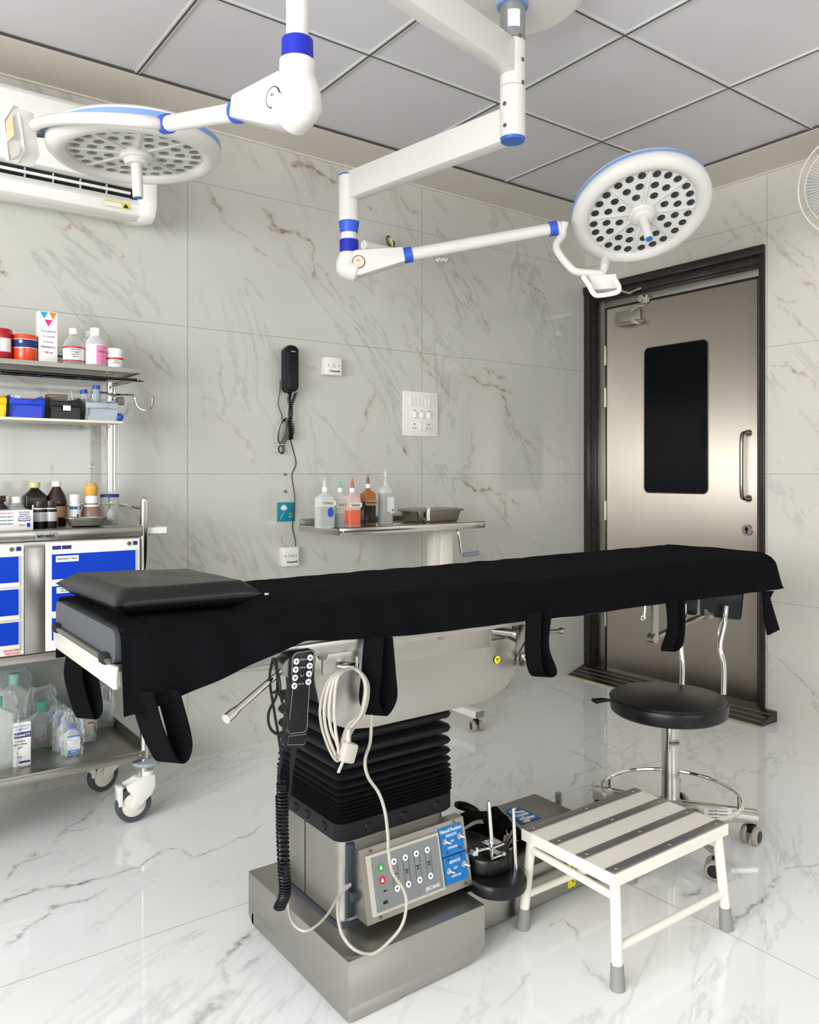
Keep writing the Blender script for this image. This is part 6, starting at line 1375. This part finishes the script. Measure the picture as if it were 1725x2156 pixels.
t2, Mp2 = pad('arm_pad', 1.36, 1.555, .170, .062, .098, .04, 'black oval pad stacked on top of the lower pad with a steel clamp', .15)
cl3 = part('pad_clamp', MB().box((1.335, 1.465, .212), (1.375, 1.505, .218), .001).box((1.335, 1.465, .214), (1.34, 1.505, .242), .001).box((1.335, 1.465, .238), (1.378, 1.505, .243), .001).box((1.368, 1.46, .214), (1.378, 1.468, .222), .001), M_chrome, t2)
part('clamp_screw', MB().cyl((1.30, 1.49, .232), (1.336, 1.488, .232), .004, n=12).cyl((1.296, 1.484, .232), (1.296, 1.498, .232), .006, n=12).cyl((1.306, 1.488, .224), (1.306, 1.488, .242), .0035, n=8), M_chrome, cl3)
part('support_rod', MB().cyl((1.352, 1.485, .242), (1.343, 1.485, .345), .0058, .005, 14).sphere((1.343, 1.485, .345), .005, n=10), M_chrome, cl3)
# crumpled strap
cs1 = thing('restraint_strap', (1.52, 1.66, .132), 'crumpled black restraint strap heaped behind the pads on the table base', 'strap')
random.seed(3)
def crumple(c, R, n=9, w_=.045):
    mb = MB()
    for k in range(n):
        ph_ = k * .7; pts = []
        for i in range(9):
            a = -.3 + i * .45 + ph_ * .15; rr_ = R * (.75 + .25 * math.sin(i * 1.7 + ph_)); pts.append(V((c[0] + rr_ * math.cos(a), c[1] + .008 * k - .03 + .01 * math.sin(i + k), c[2] + max(.003, rr_ * .95 * math.sin(a)))))
        mb.ribbon(spl(pts, 4), (.01, w_, .012 * math.sin(k)), .004)
    return mb
part('strap_heap', crumple((1.52, 1.64, .135), .085, 9), M_strap, cs1)
part('strap_tail', MB().ribbon(spl([(1.33, 1.66, .15), (1.36, 1.66, .2), (1.42, 1.65, .235), (1.50, 1.64, .22)], 6), (.008, .05, .0), .005), M_strap, cs1)
part('strap_buckle', MB().tube([V((1.545 + .014 * math.cos(a), 1.62 + .006 * math.sin(a), .175 + .014 * math.sin(a))) for a in [i * math.pi / 6 for i in range(12)]], .003, 6, True).box((1.53, 1.60, .15), (1.56, 1.615, .158), .001), M_chrome, cs1)
part('buckle_bits', MB().box((1.47, 1.56, .15), (1.5, 1.575, .165), .002).cyl((1.47, 1.57, .165), (1.495, 1.56, .21), .004, n=10).cyl((1.48, 1.57, .16), (1.505, 1.56, .2), .004, n=10), M_dsteel, cs1)
hh_ = thing('brake_lever', tuple(PZ(985, 1705, .16)), 'black-gripped steel lever lying on the table base behind the column', 'lever')
g0, g1, g2 = PY(958, 1693, 1.74), PY(1008, 1712, 1.68), PY(1022, 1722, 1.66)
part('grip', MB().tube(spl([g0, (g0 + g1) / 2 + V((0, 0, .004)), g1], 5), [.006, .010, .012, .012, .0125, .0125, .012, .012, .0115, .011, .008], 14), M_black, hh_)
part('lever_head', MB().tube([g1, g2], .006, 10).sphere(g2, .011, n=10).cyl(g2, V((g2.x + .01, g2.y, .14)), .006, n=10), M_chrome, hh_)

# ------------------------------------------------------------------ STEP STOOL
stl = thing('step_stool', (1.68, 1.33, 0), 'cream metal step stool with grey anti-slip strips in front of the base', 'step stool')
TX0, TX1, TY0, TY1, TZ = 1.457, 1.91, 1.187, 1.487, .25
def rect(e, z): return [V((TX0 + e, TY0 + e, z)), V((TX1 - e, TY0 + e, z)), V((TX1 - e, TY1 - e, z)), V((TX0 + e, TY1 - e, z))]
part('step_top', MB().rings([rect(.004, TZ - .004), rect(.004, TZ - .028), rect(.0, TZ - .028), rect(.0, TZ - .0015), rect(.0015, TZ)]), M_cream, stl)
for k in range(4):
    y = TY0 + .005 + .0255 / 2 + k * (TY1 - TY0 - .036) / 3
    s_ = part('grip_strip', MB().box((TX0 + .002, y - .0135, TZ), (TX1 - .003, y + .0135, TZ + .003), .001), M_alum, stl, 'ribbed grey aluminium strip')
    rv = MB()
    for xr_ in (TX0 + .025, (TX0 + TX1) / 2, TX1 - .03): rv.cyl((xr_, y, TZ + .003), (xr_, y, TZ + .0045), .005, .004, 14)
    part('rivets', rv, M_steel2, s_)
tops = {(0, 0): (1.478, 1.205), (1, 0): (1.885, 1.205), (0, 1): (1.478, 1.468), (1, 1): (1.885, 1.468)}
feet = {(0, 0): (1.453, 1.176), (1, 0): (1.868, 1.166), (0, 1): (1.453, 1.478), (1, 1): (1.868, 1.465)}
for k_ in tops:
    tpt = V((*tops[k_], TZ - .006)); ft = V((*feet[k_], .012)); d_ = (ft - tpt)
    lg = part('leg', MB().cyl(tpt, ft, .0125, n=18), M_cream, stl)
    part('rubber_foot', MB().cyl(V((*feet[k_], .0)), tpt + d_ * .83, .0175, .0145, 18), M_rubg, lg, 'grey rubber foot')
def lpnt(k_, z): tpt = V((*tops[k_], TZ)); ft = V((*feet[k_], 0)); return ft + (tpt - ft) * (z / TZ)
part('cross_tube', MB().cyl(lpnt((0, 0), .085), lpnt((1, 0), .085), .0095, n=16), M_cream, stl)
part('cross_tube', MB().cyl(lpnt((0, 1), .085), lpnt((1, 1), .085), .0095, n=16), M_cream, stl)
part('side_tube', MB().cyl(lpnt((0, 0), .192), lpnt((0, 1), .20), .0095, n=14), M_cream, stl)
part('side_tube', MB().cyl(lpnt((1, 0), .20), lpnt((1, 1), .20), .0095, n=14), M_cream, stl)

# ------------------------------------------------------------------ DOCTOR STOOL
QX, QY = 2.182, 1.557
ds = thing('doctor_stool', (QX, QY, 0), 'round black stool with chrome base and foot ring beside the step stool', 'stool')
part('seat', MB().lathe([(0, .405), (.168, .405), (.177, .412), (.180, .43), (.179, .448), (.172, .458), (.12, .467), (.0, .472)], (QX - .012, QY, 0), 64), M_leather, ds)
part('seat_piping', MB().tube([V((QX - .012 + .1795 * math.cos(a), QY + .1795 * math.sin(a), .451)) for a in [i * math.pi / 32 for i in range(64)]], .002, 6, True), M_black, ds)
part('gas_column', MB().cyl((QX, QY, .12), (QX, QY, .375), .0275, n=32), M_pol, ds)
part('piston', MB().cyl((QX, QY, .37), (QX, QY, .405), .012, n=20).cyl((QX, QY, .374), (QX, QY, .384), .024, n=20), M_dsteel, ds)
sk = part('name_plate', MB().grid(lambda u, v: V((QX, QY, .305 + .02 * v)) + V((math.cos(a := math.radians(212 + 62 * u)), math.sin(a), 0)) * .0279, 10, 2), M_alum, ds)
dv = V((-.5, -.86, 0)).normalized(); text('MEDiMEK', sk, V((QX, QY, .315)) + dv * .0283, V((.86, -.5, 0)), ZA, .012, M_ink, maxw=.036)
part('hub', MB().lathe([(.0, .09), (.036, .09), (.04, .1), (.036, .125), (.028, .135), (0, .135)], (QX, QY, 0), 28), M_rubg, ds)
ang0 = math.atan2(1.378 - QY, 2.385 - QX)
for k in range(5):
    a = ang0 + k * 2 * math.pi / 5; e = V((math.cos(a), math.sin(a), 0)); fm_ = frame(V((QX, QY, 0)), e, V((-e.y, e.x, 0)))
    lgp = part('base_leg', MB(fm_).prism([(.03, .125), (.03, .075), (.268, .062), (.268, .102)], 'y', -.0115, .0115, .002), M_pol, ds)
    if k == 0: part('maker_label', MB(fm_).box((.10, -.0125, .074), (.185, -.0118, .108)), M_paper, lgp)
    if k == 0:
        for j in range(3): text('MEDiMEK Industries', lgp, fm_ @ V((.143, -.0128, .101 - .011 * j)), e, ZA, .007, M_ink, maxw=.07)
    c = twin_castor(QX + e.x * .25, QY + e.y * .25, ds, .028, a + .9)
part('foot_ring', MB().tube([V((QX + .212 * math.cos(a), QY + .212 * math.sin(a), .147)) for a in [i * math.pi / 40 for i in range(80)]], .0065, 10, True), M_chrome, ds)
sp2 = MB()
for k in range(5):
    a = ang0 + k * 2 * math.pi / 5; sp2.cyl((QX + .212 * math.cos(a), QY + .212 * math.sin(a), .104), (QX + .212 * math.cos(a), QY + .212 * math.sin(a), .147), .006, n=10)
part('ring_brackets', sp2, M_chrome, ds)
part('height_lever', MB().tube([V((QX, QY, .40)), PD(1284, 1474, 2.48)], .004, 8).tube([PD(1284, 1474, 2.48), PD(1268, 1474, 2.48), PD(1256, 1476, 2.48), PD(1246, 1473, 2.48)], [.006, .012, .014, .007], 10, flat=.6), M_black, ds)
b1, b2 = PD(1440, 1420, 2.74), PD(1440, 1300, 2.78)
part('back_tube', MB().tube(spl([PD(1436, 1450, 2.66), PD(1437, 1400, 2.70), PD(1433, 1345, 2.72), PD(1441, 1300, 2.74), PD(1442, 1270, 2.74)], 6), .0085, 12)
     .tube(spl([PD(1524, 1462, 2.62), PD(1524, 1400, 2.66), PD(1516, 1360, 2.68), PD(1526, 1310, 2.70), PD(1530, 1275, 2.7)], 6), .0085, 12), M_chrome, ds)
q0, q1 = PD(1434, 1287, 2.76), PD(1558, 1300, 2.74)
bk = frame(q0, (q1 - q0) * 1.0, ZA)
part('backrest', MB(bk).box((0, -.008, -.02), (.2, .095, .02), .012), M_leather, ds)
